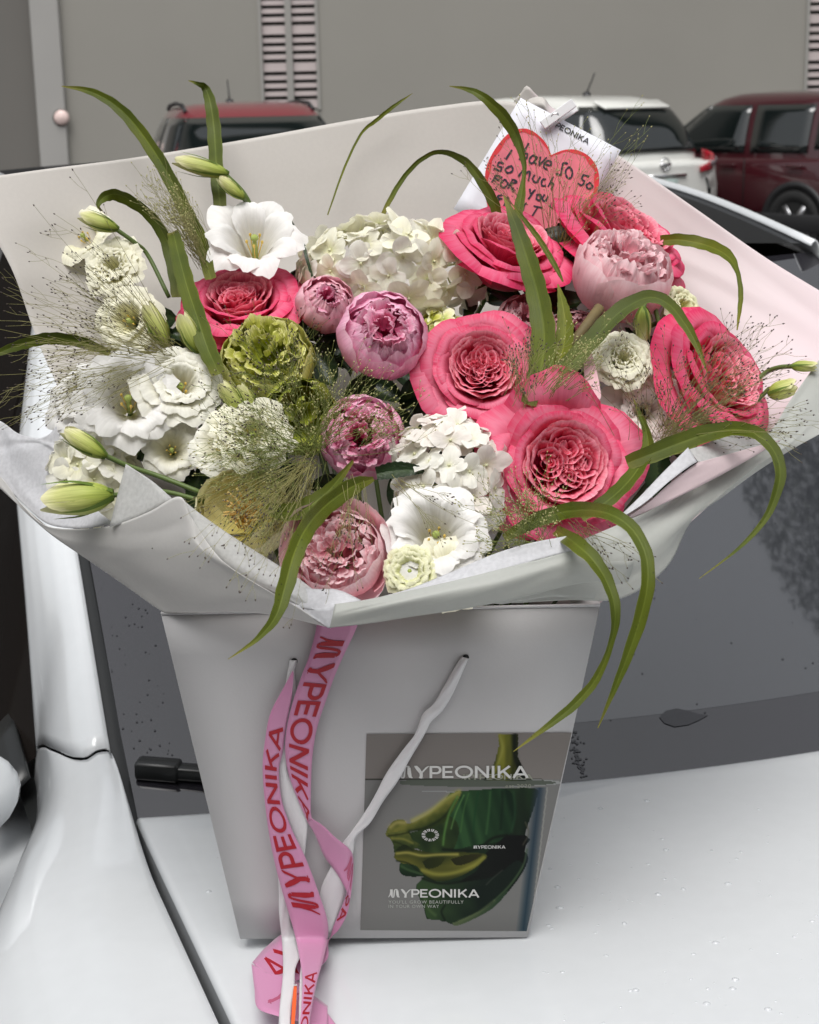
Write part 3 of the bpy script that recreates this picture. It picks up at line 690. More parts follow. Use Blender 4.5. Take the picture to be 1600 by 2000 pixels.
def lettering(name, s, fmap, mat, parent, clip=None):
    quads, wtot = text_quads(s); q = MB()
    for k, (Ls, Rs) in enumerate(quads):
        vs = []
        for l, r in zip(Ls, Rs): vs += [fmap(l[0] / wtot, l[1], k % 5), fmap(r[0] / wtot, r[1], k % 5)]
        if any(v is None for v in vs): 
            fs = [(2 * i, 2 * i + 1, 2 * i + 3, 2 * i + 2) for i in range(len(Ls) - 1) if all(vs[j] is not None for j in (2 * i, 2 * i + 1, 2 * i + 3, 2 * i + 2))]
            vs = [v if v is not None else Vector((0, 0, -5)) for v in vs]; used = sorted(set(j for f in fs for j in f)); mp = {j: i for i, j in enumerate(used)}
            q.add([vs[j] for j in used], [tuple(mp[j] for j in f) for f in fs])
        else: q.add(vs, [(2 * i, 2 * i + 1, 2 * i + 3, 2 * i + 2) for i in range(len(Ls) - 1)])
    return q.build(name, mat, parent, smooth=False)
def font_mesh(name, s, fmap, mat, parent, space=1.15):
    cu = bpy.data.curves.new('t', 'FONT'); cu.body = s; cu.space_character = space; cu.resolution_u = 3
    ob = bpy.data.objects.new('t', cu); COL.objects.link(ob); bpy.context.view_layer.update()
    me = bpy.data.meshes.new_from_object(ob.evaluated_get(bpy.context.evaluated_depsgraph_get()))
    xs = [v.co.x for v in me.vertices]; w_ = max(xs); x0 = min(xs)
    q = MB(); q.add([fmap((v.co.x - x0) / (w_ - x0), v.co.y / .70, 0) for v in me.vertices], [tuple(p.vertices) for p in me.polygons])
    bpy.data.objects.remove(ob); bpy.data.curves.remove(cu); bpy.data.meshes.remove(me)
    return q.build(name, mat, parent, smooth=False)

# ------------------------------------------------------------------ the print: a flat picture on the card, coloured per vertex
def inpoly(x, y, poly):
    p = np.array(poly, float); c = np.zeros_like(x, bool); j = len(p) - 1
    for i in range(len(p)):
        xi, yi = p[i]; xj, yj = p[j]
        with np.errstate(divide='ignore', invalid='ignore'):
            c ^= ((yi > y) != (yj > y)) & (x < (xj - xi) * (y - yi) / (yj - yi + 1e-12) + xi)
        j = i
    return c
def smooth_poly(pts, n=90): return cr(list(pts) + [pts[0]], n)
GNX, GNY = 250, 250
jj, ii = np.meshgrid(np.linspace(0, 1, GNY), np.linspace(0, 1, GNX), indexing='ij')
ptl, ptr, pbr_, pbl = np.array([716, 1434.]), np.array([1117, 1431.]), np.array([1029, 1819.]), np.array([704, 1817.])
lx0 = (ptl + (pbl - ptl) * jj[..., None]); lx1 = (ptr + (pbr_ - ptr) * jj[..., None]); pxy = lx0 + (lx1 - lx0) * ii[..., None]
X = (pxy[..., 0] - 650) * 3.2; Yp = (pxy[..., 1] - 1400) * 3.2
rs = np.random.RandomState(3)
def vnoise(x, y, s, seed):
    out = np.zeros_like(x)
    for k in range(6):
        r_ = np.random.RandomState(seed + k); a, b, c = r_.uniform(-1, 1, 3); out += np.sin((x * a + y * b) / s * 6.28 + c * 6)
    return out / 6
img = np.zeros(X.shape + (3,)); img[:] = np.array([127, 122, 118])
img += (8 * vnoise(X, Yp, 900, 1))[..., None]
below = Yp > 392; img[below] = np.array([118, 118, 116]) + (10 * (1 - (X[below] / 1600)))[:, None] * .6
img[Yp > 1200] = img[Yp > 1200] * (1 - .08 * ((Yp[Yp > 1200] - 1200) / 140))[:, None]
def paint(poly, colfn, soft=None):
    mk = inpoly(X, Yp, poly)
    if mk.any(): img[mk] = colfn(X[mk], Yp[mk])
def mixc(a, b, t): return np.array(a)[None] * (1 - t[:, None]) + np.array(b)[None] * t[:, None]
cl = lambda t: np.clip(t, 0, 1)
paint([(1035, 108), (1160, 108), (1158, 250), (1200, 340), (1210, 400), (940, 400), (1010, 290), (1040, 180)], lambda x, y: mixc((118, 118, 42), (16, 22, 10), cl(np.abs(x - 1065) / 110 + .25 * vnoise(x, y * .2, 40, 4))))
body = smooth_poly([(740, 468), (1000, 452), (1268, 448), (1272, 520), (1240, 620), (1205, 735), (1235, 770), (1180, 825), (1222, 870), (1195, 960), (1110, 1080), (1010, 1180), (880, 1260), (770, 1305), (742, 1275), (680, 1280), (640, 1240), (590, 1265), (570, 1200), (540, 1130), (520, 1060), (560, 1010), (640, 900), (560, 740), (640, 600)])
paint(body, lambda x, y: mixc((36, 62, 34), (10, 16, 14), cl((x - 700) / 420 * .55 + (y - 700) / 500 * .55 + .18 * vnoise(x, y * .15, 70, 8))))
paint(smooth_poly([(820, 470), (1090, 455), (1150, 600), (1080, 760), (900, 800), (700, 830), (690, 700), (760, 560)]), lambda x, y: mixc((44, 78, 44), (12, 34, 20), cl(.5 + .5 * vnoise(x - y * .25, y * .05, 55, 12) + (x - 1000) / 420)))
paint(smooth_poly([(1090, 738), (1215, 748), (1200, 840), (1218, 880), (1180, 960), (1040, 1010), (900, 1090), (760, 1060), (900, 960), (960, 850)]), lambda x, y: mixc((14, 20, 16), (8, 10, 10), cl((x - 900) / 300)))
paint(smooth_poly([(560, 1010), (760, 1035), (1000, 1000), (1150, 900), (1190, 960), (1080, 1100), (880, 1250), (770, 1300), (690, 1275), (600, 1262), (570, 1190), (525, 1070)]), lambda x, y: mixc((48, 70, 40), (16, 28, 22), cl((x - 560) / 380 + .35 * vnoise(x, y, 120, 15))))
paint(smooth_poly([(745, 1290), (800, 1270), (980, 1180), (1100, 1080), (1010, 1190), (860, 1275), (770, 1306)]), lambda x, y: mixc((84, 96, 66), (40, 60, 42), cl((x - 745) / 300)))
paint(smooth_poly([(470, 730), (600, 690), (720, 620), (790, 700), (740, 850), (620, 860), (540, 830), (470, 790)]), lambda x, y: mixc((52, 70, 34), (24, 40, 20), cl(.5 + .5 * vnoise(x, y, 80, 33))))
paint(smooth_poly([(345, 690), (385, 650), (440, 643), (480, 668), (600, 602), (710, 510), (800, 462), (775, 540), (700, 655), (570, 705), (490, 712), (470, 740), (420, 775), (335, 745)]), lambda x, y: mixc((112, 112, 50), (42, 56, 20), cl(np.abs((y - 665) + (x - 480) * .55) / 90 + .2 * vnoise(x, y, 45, 18))))
paint(smooth_poly([(338, 725), (460, 720), (500, 770), (545, 800), (500, 830), (430, 815), (385, 850), (378, 800)]), lambda x, y: mixc((92, 98, 44), (34, 50, 24), cl((y - 720) / 130 + .3 * vnoise(x, y, 30, 21))))
paint(smooth_poly([(415, 930), (440, 905), (540, 930), (590, 985), (530, 1000), (450, 995), (420, 970)]), lambda x, y: mixc((40, 66, 36), (18, 36, 22), cl((y - 900) / 90)))
paint(smooth_poly([(380, 880), (400, 830), (450, 800), (520, 830), (640, 850), (800, 846), (960, 862), (920, 920), (830, 980), (720, 1022), (640, 1025), (570, 985), (520, 930), (430, 915)]), lambda x, y: mixc((116, 112, 44), (28, 38, 16), cl(.35 + .55 * vnoise(x * .6 + y, y * 1.2, 120, 27) + np.abs(y - 930) / 260)))
paint(smooth_poly([(560, 905), (640, 872), (700, 885), (660, 935), (590, 950)]), lambda x, y: mixc((30, 38, 14), (44, 50, 18), cl((x - 560) / 140)))
paint(smooth_poly([(735, 890), (830, 865), (930, 862), (870, 905), (780, 930)]), lambda x, y: mixc((34, 36, 16), (46, 46, 20), cl((x - 735) / 190)))
def stroke(pts, w, col, al):
    P_ = cr(pts, 40); 
    for a, b in zip(P_, P_[1:]):
        d = b - a; L2 = (d ** 2).sum() + 1e-9; t = np.clip(((X - a[0]) * d[0] + (Yp - a[1]) * d[1]) / L2, 0, 1)
        g_ = np.exp(-((X - a[0] - t * d[0]) ** 2 + (Yp - a[1] - t * d[1]) ** 2) / (w * w)); STK[:] = np.maximum(STK, g_)
    m_ = (STK * al)[..., None]; img[:] = img * (1 - m_) + np.array(col) * m_; STK[:] = 0
STK = np.zeros_like(X)
for pts, w, col, al in [
  ([(500, 650), (610, 590), (720, 505), (790, 468)], 16, (168, 164, 92), .75), ([(360, 690), (400, 662), (450, 662)], 15, (172, 160, 96), .7),
  ([(480, 715), (590, 690), (700, 620), (770, 520)], 9, (22, 34, 14), .7), ([(345, 745), (420, 735), (480, 722)], 6, (30, 36, 14), .7),
  ([(400, 855), (470, 850), (560, 868), (660, 862), (780, 860)], 10, (172, 164, 84), .75), ([(560, 960), (650, 985), (760, 975), (870, 935), (945, 880)], 14, (150, 148, 66), .7),
  ([(400, 900), (480, 920), (560, 985), (640, 1030)], 6, (18, 28, 12), .7), ([(380, 780), (440, 800), (500, 835)], 7, (26, 36, 14), .6), ([(370, 760), (440, 765), (500, 790)], 8, (140, 136, 64), .6),
  ([(780, 500), (730, 600), (700, 720), (690, 800)], 8, (84, 128, 62), .8), ([(820, 490), (770, 600), (740, 700)], 5, (96, 140, 74), .7), ([(850, 480), (820, 580), (800, 720)], 5, (70, 110, 56), .6), ([(910, 470), (890, 600), (880, 720)], 7, (24, 62, 34), .8), ([(985, 470), (975, 600), (960, 730)], 8, (58, 98, 54), .6), ([(1060, 470), (1060, 560), (1050, 700)], 10, (14, 34, 20), .8), ([(1130, 470), (1140, 600), (1120, 720)], 10, (36, 66, 40), .6),
  ([(690, 830), (790, 835), (900, 830), (1000, 760), (1090, 740)], 9, (8, 14, 8), .8), ([(560, 1010), (660, 1040), (780, 1035), (900, 1000)], 8, (8, 14, 8), .7),
  ([(1215, 830), (1190, 930), (1110, 1050), (1010, 1150)], 7, (74, 96, 62), .7), ([(1060, 960), (1000, 1010), (960, 1050)], 5, (60, 66, 56), .6), ([(640, 1240), (600, 1200), (570, 1120)], 10, (78, 100, 58), .6), ([(700, 1270), (680, 1220), (700, 1180)], 7, (10, 18, 12), .7), ([(790, 1280), (900, 1230), (1010, 1150)], 9, (92, 104, 70), .6),
  ([(430, 935), (480, 960), (560, 985)], 8, (70, 98, 58), .6), ([(1045, 115), (1060, 200), (1030, 300), (985, 385)], 12, (150, 148, 70), .7), ([(1140, 115), (1140, 240), (1170, 340)], 14, (10, 14, 8), .8), ([(1205, 660), (1225, 730), (1190, 800)], 6, (96, 90, 70), .5)]:
    stroke(pts, w, col, al)
# rim of the glass, water line, shaded edge of the vase
img[(np.abs(Yp - 391) < 4) & (X < 1310)] = (62, 62, 58)
el = ((X - 900) / 520) ** 2 + ((Yp - 412) / 26) ** 2
img[(el < 1) & (X > 420)] = np.array([54, 66, 50]) * .5 + img[(el < 1) & (X > 420)] * .5
img[(np.abs(el - 1) < .09) & (X > 1000)] = (150, 152, 150)
img[(np.abs(Yp - 467 + (X - 560) * -.01) < 2.5) & (X > 560) & (X < 760)] = (150, 152, 152)
ve = X - (1300 - (Yp - 440) * .115)
mk = (Yp > 440) & (ve > -60) & (ve < 45); tt = cl(1 - np.abs(ve[mk] + 5) / 50)[:, None]
img[mk] = img[mk] * (1 - tt) + (np.array([48, 62, 74]) + (cl((Yp[mk] - 440) / 900) * -8)[:, None] * np.array([1, .3, .4])) * tt
img[(Yp > 440) & (np.abs(ve - 42) < 5)] = (140, 140, 136)
img = np.clip(img, 0, 255) / 255.0
lin = np.where(img <= .04045, img / 12.92, ((img + .055) / 1.055) ** 2.4) * .96
q = MB(); vs = [onbag(px, py, .0010) for px, py in pxy.reshape(-1, 2)]
q.add(vs, [(j * GNX + i, j * GNX + i + 1, (j + 1) * GNX + i + 1, (j + 1) * GNX + i) for j in range(GNY - 1) for i in range(GNX - 1)])
m_, nt_, out_ = new_mat('photo_print'); p_ = N(nt_, 'ShaderNodeBsdfPrincipled'); p_.inputs['Roughness'].default_value = .6; p_.inputs['Specular IOR Level'].default_value = .15; at = N(nt_, 'ShaderNodeVertexColor'); at.layer_name = 'Col'
nt_.links.new(at.outputs[0], p_.inputs['Base Color']); nt_.links.new(p_.outputs[0], out_.inputs[0])
po = q.build('photo_print', m_, bag)
ca_ = po.data.color_attributes.new('Col', 'FLOAT_COLOR', 'POINT'); ca_.data.foreach_set('color', np.concatenate([np.clip(lin, 0, 1).reshape(-1, 3), np.ones((GNX * GNY, 1))], 1).astype(np.float32).ravel())
def prmap(x0, y0, x1, y1, h_, off):
    def f(u, v, k): 
        px = 650 + (x0 + (x1 - x0) * u) / 3.2; py = 1400 + (y0 + (y1 - y0) * u - v * h_) / 3.2
        return onbag(px, py, off + k * .00004)
    return f
lettering('shop_lettering', 'MYPEONIKA', prmap(805, 393, 1252, 392, 34, .0013), INK_F, po)
lettering('shop_lettering', 'MYPEONIKA', prmap(395, 384, 1225, 382, 76, .0016), INK_W, po)
lettering('shop_lettering', 'MYPEONIKA', prmap(878, 825, 1080, 824, 20, .0014), INK_W, po)
lettering('shop_lettering', 'MYPEONIKA', prmap(347, 1130, 917, 1130, 52, .0014), INK_W, po)
font_mesh('small_lettering', 'est 2020', prmap(1080, 445, 1240, 444, 24, .0015), INK_F, po)
INK_S = pbr('soft_print', (.40, .42, .38), .6)
font_mesh('small_lettering', "YOU'LL GROW BEAUTIFULLY", prmap(349, 1168, 818, 1168, 20, .0014), INK_S, po)
font_mesh('small_lettering', 'IN YOUR OWN WAY', prmap(349, 1195, 665, 1195, 20, .0014), INK_S, po)
q = MB()
for k in range(22):
    a = 2 * math.pi * k / 22 + (.05 if k % 2 else 0); r0, r1 = 32, 54; w_ = 3.2 if k % 2 else 5
    f = lambda r, t: onbag(650 + (610 + r * math.cos(a) - t * math.sin(a)) / 3.2, 1400 + (740 + (r * math.sin(a) + t * math.cos(a)) * .72) / 3.2, .0014)
    q.add([f(r0, -w_ * .5), f(r0, w_ * .5), f(r1, w_), f(r1, -w_)], [(0, 1, 2, 3)])
q.build('ring_logo', INK_W, po, smooth=False)

# ------------------------------------------------------------------ ribbons and rope handle hanging down the front
def rib_pt(px, py, off):
    a = onbag(px, py, off); b = PZ(px, py, 1.0 + off * .6)
    return a if (a - CAM).length < (b - CAM).length else b
class Strip:
    def __init__(s, rows, n=70):
        """rows: (lx,ly,rx,ry,offL,offR) in picture pixels, offsets in metres before the bag"""
        A = cr(rows, n); s.L = []; s.R = []
        for r in A:
            s.L.append(rib_pt(r[0], r[1], r[4])); s.R.append(rib_pt(r[2], r[3], r[5]))
        s.arc = [0.0]
        for i in range(1, n): s.arc.append(s.arc[-1] + (((s.L[i] + s.R[i]) - (s.L[i - 1] + s.R[i - 1])) / 2).length)
        s.n = n
    def at(s, d, w):
        d = min(max(d, 0), s.arc[-1]); i = max(0, min(np.searchsorted(s.arc, d) - 1, s.n - 2)); f = (d - s.arc[i]) / max(1e-9, s.arc[i + 1] - s.arc[i])
        l = s.L[i].lerp(s.L[i + 1], f); r = s.R[i].lerp(s.R[i + 1], f); p = l.lerp(r, w)
        return p
    def front(s, d, w, off):
        p = s.at(d, w); return p + (CAM - p).normalized() * off
    def build(s, name, mat, parent, nw=6, curl=.0012, solid=.0004):
        q = MB()
        def fn(u, v):
            k = v * (s.n - 1); i = min(int(k), s.n - 2); f = k - i
            l = s.L[i].lerp(s.L[i + 1], f); r = s.R[i].lerp(s.R[i + 1], f)
            return l.lerp(r, u)
        q.grid(fn, nw, s.n - 1); return q.build(name, mat, parent, solid=solid)
def satin(name, col):
    m, nt, out = new_mat(name); p = N(nt, 'ShaderNodeBsdfPrincipled'); p.inputs['Base Color'].default_value = (*col, 1); p.inputs['Roughness'].default_value = .38; p.inputs['Sheen Weight'].default_value = .3
    uv = N(nt, 'ShaderNodeUVMap'); mp = N(nt, 'ShaderNodeMapping'); mp.inputs['Scale'].default_value = (3, 900, 1); nt.links.new(uv.outputs[0], mp.inputs[0])
    nz = N(nt, 'ShaderNodeTexNoise'); nz.inputs['Scale'].default_value = 1; nt.links.new(mp.outputs[0], nz.inputs['Vector']); b = N(nt, 'ShaderNodeBump'); b.inputs['Strength'].default_value = .12; b.inputs['Distance'].default_value = .001
    nt.links.new(nz.outputs['Fac'], b.inputs['Height']); nt.links.new(b.outputs[0], p.inputs['Normal']); p.inputs['Anisotropic'].default_value = .5
    nt.links.new(p.outputs[0], out.inputs[0]); return m
PINK = satin('pink_satin', (.56, .235, .40)); WHT = satin('white_cotton_tape', (.66, .65, .66))
rib = empty('printed_ribbon', onbag(620, 1500, .01)); tag(rib, 'pink satin ribbon printed in crimson, twisting down the front of the white bag', 'ribbon')
A_rows = [(622, 1190, 705, 1190, .004, .003), (618, 1225, 697, 1225, .006, .004), (605, 1278, 670, 1283, .007, .005), (590, 1318, 652, 1325, .008, .006), (574, 1365, 637, 1368, .009, .007), (562, 1412, 620, 1420, .010, .008), (557, 1455, 611, 1472, .011, .009), (560, 1495, 608, 1520, .011, .010), (570, 1532, 607, 1560, .011, .012), (585, 1570, 607, 1585, .011, .013), (601, 1606, 609, 1600, .011, .014)]
A2_rows = [(601, 1606, 609, 1599, .011, .014), (616, 1632, 632, 1614, .010, .014), (633, 1672, 655, 1636, .009, .013), (658, 1706, 680, 1656, .010, .010), (676, 1738, 690, 1674, .012, .007), (684, 1758, 690, 1712, .014, .007)]
A3_rows = [(678, 1742, 689, 1700, .0145, .0075), (673, 1758, 685, 1748, .012, .009), (661, 1787, 678, 1786, .010, .010), (651, 1810, 662, 1816, .009, .010), (641, 1836, 642, 1838, .008, .010), (610, 1836, 640, 1872, .007, .010), (560, 1822, 612, 1898, .004, .008), (520, 1850, 590, 1912, .004, .008), (493, 1880, 540, 1925, .008, .010)]
A4_rows = [(491, 1882, 530, 1905, .0082, .012), (497, 1930, 560, 1905, .012, .012), (503, 1968, 590, 1925, .016, .012), (540, 1984, 605, 1940, .018, .012), (600, 1999, 620, 1950, .014, .008), (640, 2010, 640, 1965, .012, .006)]
B_rows = [(572, 1310, 574, 1316, .006, .007), (549, 1352, 570, 1360, .008, .008), (527, 1397, 560, 1412, .010, .009), (517, 1452, 552, 1470, .012, .010), (513, 1500, 545, 1505, .014, .011), (517, 1562, 551, 1565, .016, .013), (525, 1625, 571, 1622, .018, .015), (537, 1687, 597, 1676, .019, .017), (551, 1740, 624, 1748, .020, .018), (565, 1787, 640, 1800, .021, .018), (577, 1830, 640, 1836, .025, .018), (586, 1875, 631, 1877, .034, .024), (591, 1912, 621, 1912, .042, .034), (590, 1950, 612, 1952, .046, .038), (587, 1988, 606, 1988, .046, .040), (580, 2040, 600, 2040, .046, .040)]
SB = Strip(B_rows, 90); SA = Strip(A_rows, 60); SA2 = Strip(A2_rows, 40); SA3 = Strip(A3_rows, 70); SA4 = Strip(A4_rows, 50)
so = SA.build('ribbon_strand', PINK, rib); so2 = SA2.build('ribbon_strand', PINK, rib); so3 = SA3.build('ribbon_strand', PINK, rib); so4 = SA4.build('ribbon_strand', PINK, rib); sob = SB.build('ribbon_strand', PINK, rib)
tail = Strip([(606, 1962, 616, 1950, .006, .006), (622, 1985, 634, 1972, .006, .006), (640, 2012, 660, 2006, .006, .006)], 14); tail.build('ribbon_strand', PINK, rib)
def find_d(S, py):
    for i in range(S.n):
        m_ = (S.L[i] + S.R[i]) / 2; v = m_ - CAM; yy = 1000 - FPX * v.dot(UP) / v.dot(FW)
        if yy >= py: return S.arc[i]
    return S.arc[-1]
d0, d1 = find_d(SA, 1236), find_d(SA, 1604)
lettering('ribbon_lettering', 'MYPEONIKA', lambda u, v, k: SA.front(d0 + (d1 - d0) * u, .14 + .72 * v, .0007 + k * .00003), INK_R, so)
lettering('ribbon_lettering', 'MYPEONIKA', (lambda e0, e1: lambda u, v, k: SB.front(e0 + (e1 - e0) * u, .86 - .72 * v, .0007 + k * .00003))(find_d(SB, 1778), find_d(SB, 1412)), INK_R, sob)
e0, e1 = find_d(SB, 2250), find_d(SB, 1893); e0 = e1 + (find_d(SB, 1778) - find_d(SB, 1412))
lettering('ribbon_lettering', 'MYPEONIKA', lambda u, v, k: SB.front(e0 + (e1 - e0) * u, .86 - .72 * v, .0007 + k * .00003) if e0 + (e1 - e0) * u < SB.arc[-1] else None, INK_R, sob)
dd0 = SA3.arc[-1] * .02
lettering('ribbon_lettering', 'PA', lambda u, v, k: SA3.front(SA3.arc[-1] * (.10 + .20 * u), .1 + .8 * v, .0007), INK_R, so3)
lettering('ribbon_lettering', 'IKA', lambda u, v, k: SA3.front(SA3.arc[-1] * (.66 + .30 * u), .86 - .72 * v, .0007 + k * .00003), INK_R, so3)
lettering('ribbon_lettering', 'M', lambda u, v, k: SA2.front(SA2.arc[-1] * (.70 + .28 * u), .30 + .62 * v, .0007 + k * .00003), INK_RB, so2)
lettering('ribbon_lettering', 'Y', lambda u, v, k: SA4.front(SA4.arc[-1] * (.42 + .2 * u), .25 + .6 * v, .0007 + k * .00003), INK_RB, so4)
# white tape handle knotted through two holes in the card
hd = empty('tape_handle', onbag(740, 1500, .005))
hd.parent = bag; hd.location = hd.location - bag.location
def handle(rows, n=40):
    S = Strip(rows, n); q = MB()
    def fn(u, v):
        k = v * (S.n - 1); i = min(int(k), S.n - 2); f = k - i; p = S.L[i].lerp(S.L[i + 1], f).lerp(S.R[i].lerp(S.R[i + 1], f), u)
        return p + (CAM - p).normalized() * (.0016 * math.sin(math.pi * u) + .0006 * math.sin(u * 9 + v * 40))
    q.grid(fn, 6, n - 1); return q.build('tape', WHT, hd, solid=.0006)
handle([(566, 1290, 580, 1290, .001, .001), (563, 1310, 575, 1312, .003, .003), (556, 1350, 578, 1350, .004, .004), (550, 1420, 570, 1420, .005, .005), (545, 1500, 561, 1500, .007, .007), (550, 1562, 586, 1557, .008, .008), (572, 1625, 600, 1607, .009, .009), (590, 1680, 596, 1660, .010, .010), (566, 1720, 590, 1720, .012, .010)], 50)
handle([(544, 1712, 570, 1700, .012, .010), (546, 1787, 566, 1787, .012, .012), (551, 1837, 578, 1832, .012, .012), (553, 1875, 586, 1866, .022, .022), (553, 1900, 577, 1892, .030, .030), (551, 1925, 575, 1927, .034, .034), (546, 1975, 568, 1975, .036, .036), (544, 2030, 566, 2030, .036, .036)], 50)
handle([(903, 1283, 915, 1286, .001, .001), (893, 1296, 908, 1302, .003, .003), (868, 1340, 886, 1352, .004, .004), (846, 1376, 864, 1388, .004, .004), (826, 1395, 842, 1410, .005, .005), (812, 1432, 826, 1440, .005, .005), (783, 1470, 800, 1484, .005, .005), (754, 1512, 778, 1524, .006, .006), (730, 1558, 748, 1566, .006, .006), (704, 1600, 724, 1606, .006, .006), (684, 1628, 696, 1634, .007, .007), (666, 1652, 690, 1664, .007, .007), (648, 1690, 680, 1706, .0075, .0075), (626, 1740, 676, 1742, .0078, .0078), (628, 1790, 655, 1800, .008, .008), (634, 1815, 645, 1822, .008, .008)], 80)
handle([(596, 1860, 606, 1872, .014, .014), (588, 1890, 592, 1896, .024, .024), (585, 1940, 592, 1945, .032, .032), (584, 2010, 590, 2010, .034, .034)], 30)
handle([(573, 1925, 580, 1922, .033, .033), (572, 1960, 579, 1962, .034, .034), (568, 2010, 574, 2010, .034, .034)], 20)
q = MB(); S_ = Strip([(574, 1926, 580, 1926, .0370, .0370), (571, 1955, 579, 1958, .0385, .0385), (568, 2010, 575, 2010, .0385, .0385)], 16); oo = S_.build('orange_tab', pbr('orange_plastic', (.8, .13, .03), .4), hd)
for (px, py) in ((575, 1291), (910, 1284)):
    c = onbag(px, py, .0009); u_ = (bb - ba).normalized(); v_ = bn.cross(u_); q = MB()
    q.add([c + (u_ * math.cos(2 * math.pi * k / 14) + v_ * math.sin(2 * math.pi * k / 14)) * .0024 for k in range(14)], [tuple(range(14))]); q.build('punched_hole', INK_K, bag, smooth=False)
# ================================================================== WRAPPING PAPER
PB = paper_mat('cream_wrapping_paper', (.64, .605, .565), .14, tint2=(.80, .68, .70, 1))
PF = paper_mat('white_wrapping_paper', (.68, .665, .64), .18)
PT = paper_mat('frosted_wrapping_film', (.54, .55, .515), .28, rough=.4)
PS = paper_mat('white_tissue_paper', (.74, .74, .76), .38, rough=.75, fibre=.06)
PG = paper_mat('glassine_tissue', (.70, .70, .69), .35, rough=.6, fibre=.07, see=.22)
PK = paper_mat('pinkish_wrapping_paper', (.74, .60, .62), .2)
wrap = empty('wrapping_paper', PY(700, 1190, 1.2)); tag(wrap, 'large white wrapping paper collar folded round the flowers above the bag', 'wrapping paper')
def sheet(name, rows, mat, nu=40, nv=26, wr=.003, ws=9, seed=0, parent=None):
    W = len(rows[0]); g_ = np.array([cr(r, nu + 1) for r in rows])           # rows x nu+1 x 3
    cols = np.array([cr(g_[:, i], nv + 1) for i in range(nu + 1)])           # nu+1 x nv+1 x 3
    rc = random.Random(int(seed * 7 + len(rows) * 3 + ws)); CR = [(rc.uniform(0, 1), rc.uniform(0, 1), rc.uniform(-1.2, 1.2), rc.choice((-1, 1)) * rc.uniform(.5, 1), rc.uniform(.05, .16)) for _ in range(7)]
    q = MB()
    def fn(u, v):
        c = cols[int(round(u * nu)), int(round(v * nv))]; p = PY(c[0], c[1], c[2])
        e = min(1, 6 * min(u, 1 - u, v, 1 - v)) if wr else 0
        d = ray(c[0], c[1]).normalized(); cz = 0
        for (cu, cv, an, am, wd) in CR:
            dd = abs((u - cu) * math.cos(an) + (v - cv) * math.sin(an)); al = abs(-(u - cu) * math.sin(an) + (v - cv) * math.cos(an)); cz += am * max(0, 1 - dd / wd) * max(0, 1 - al / .6)
        p = p + d * cz * wr * 1.0 * e
        return p + d * wr * noise.noise(Vector((p.x * ws + seed, p.z * ws, p.y * ws))) * (.35 + .65 * e)
    q.grid(fn, nu, nv); return q.build(name, mat, parent or wrap, solid=.0003)
sheet('back_sheet', [
 [(-95, 356, 1.38), (90, 330, 1.42), (260, 308, 1.45), (480, 272, 1.475), (700, 232, 1.49), (850, 208, 1.495), (985, 197, 1.49), (1085, 230, 1.485), (1211, 305, 1.475), (1360, 408, 1.45), (1497, 504, 1.42), (1640, 592, 1.37), (1700, 640, 1.34)],
 [(-30, 440, 1.37), (120, 420, 1.41), (290, 405, 1.44), (500, 390, 1.46), (700, 370, 1.475), (850, 350, 1.48), (985, 340, 1.48), (1085, 360, 1.475), (1200, 420, 1.46), (1340, 500, 1.44), (1470, 590, 1.40), (1590, 680, 1.35), (1640, 720, 1.31)],
 [(24, 528, 1.36), (150, 530, 1.40), (320, 530, 1.42), (510, 530, 1.44), (700, 530, 1.455), (850, 530, 1.46), (985, 530, 1.46), (1085, 540, 1.455), (1190, 560, 1.44), (1310, 600, 1.42), (1430, 660, 1.38), (1530, 740, 1.33), (1580, 790, 1.29)],
 [(104, 735, 1.33), (210, 740, 1.36), (350, 740, 1.38), (520, 740, 1.40), (700, 740, 1.41), (850, 740, 1.41), (985, 740, 1.41), (1085, 740, 1.41), (1180, 760, 1.40), (1280, 780, 1.38), (1370, 820, 1.34), (1440, 880, 1.29), (1480, 900, 1.26)],
 [(330, 1180, 1.19), (380, 1180, 1.22), (460, 1180, 1.25), (560, 1180, 1.28), (700, 1180, 1.30), (800, 1180, 1.31), (900, 1180, 1.31), (980, 1180, 1.30), (1040, 1180, 1.28), (1090, 1180, 1.26), (1130, 1180, 1.23), (1160, 1180, 1.2), (1170, 1180, 1.19)]], PB, 120, 64, .0045, 7)
# corner of the sheet behind, under the clip
sheet('corner_flap', [[(1004, 196, 1.497), (1017, 182, 1.497), (1029, 167, 1.496), (1045, 182, 1.495), (1060, 196, 1.494)], [(1004, 215, 1.497), (1020, 215, 1.497), (1040, 222, 1.497), (1060, 228, 1.496), (1090, 240, 1.495)]], PB, 10, 6, .0005)
sheet('curled_edge', [[(1030, 195, 1.483), (1048, 189, 1.478), (1064, 192, 1.475), (1074, 206, 1.476), (1094, 220, 1.478)], [(1028, 206, 1.48), (1048, 203, 1.472), (1062, 206, 1.468), (1072, 220, 1.470), (1090, 232, 1.474)], [(1030, 216, 1.482), (1046, 216, 1.477), (1062, 222, 1.475), (1074, 234, 1.475), (1086, 244, 1.478)]], PB, 14, 8, .0004)
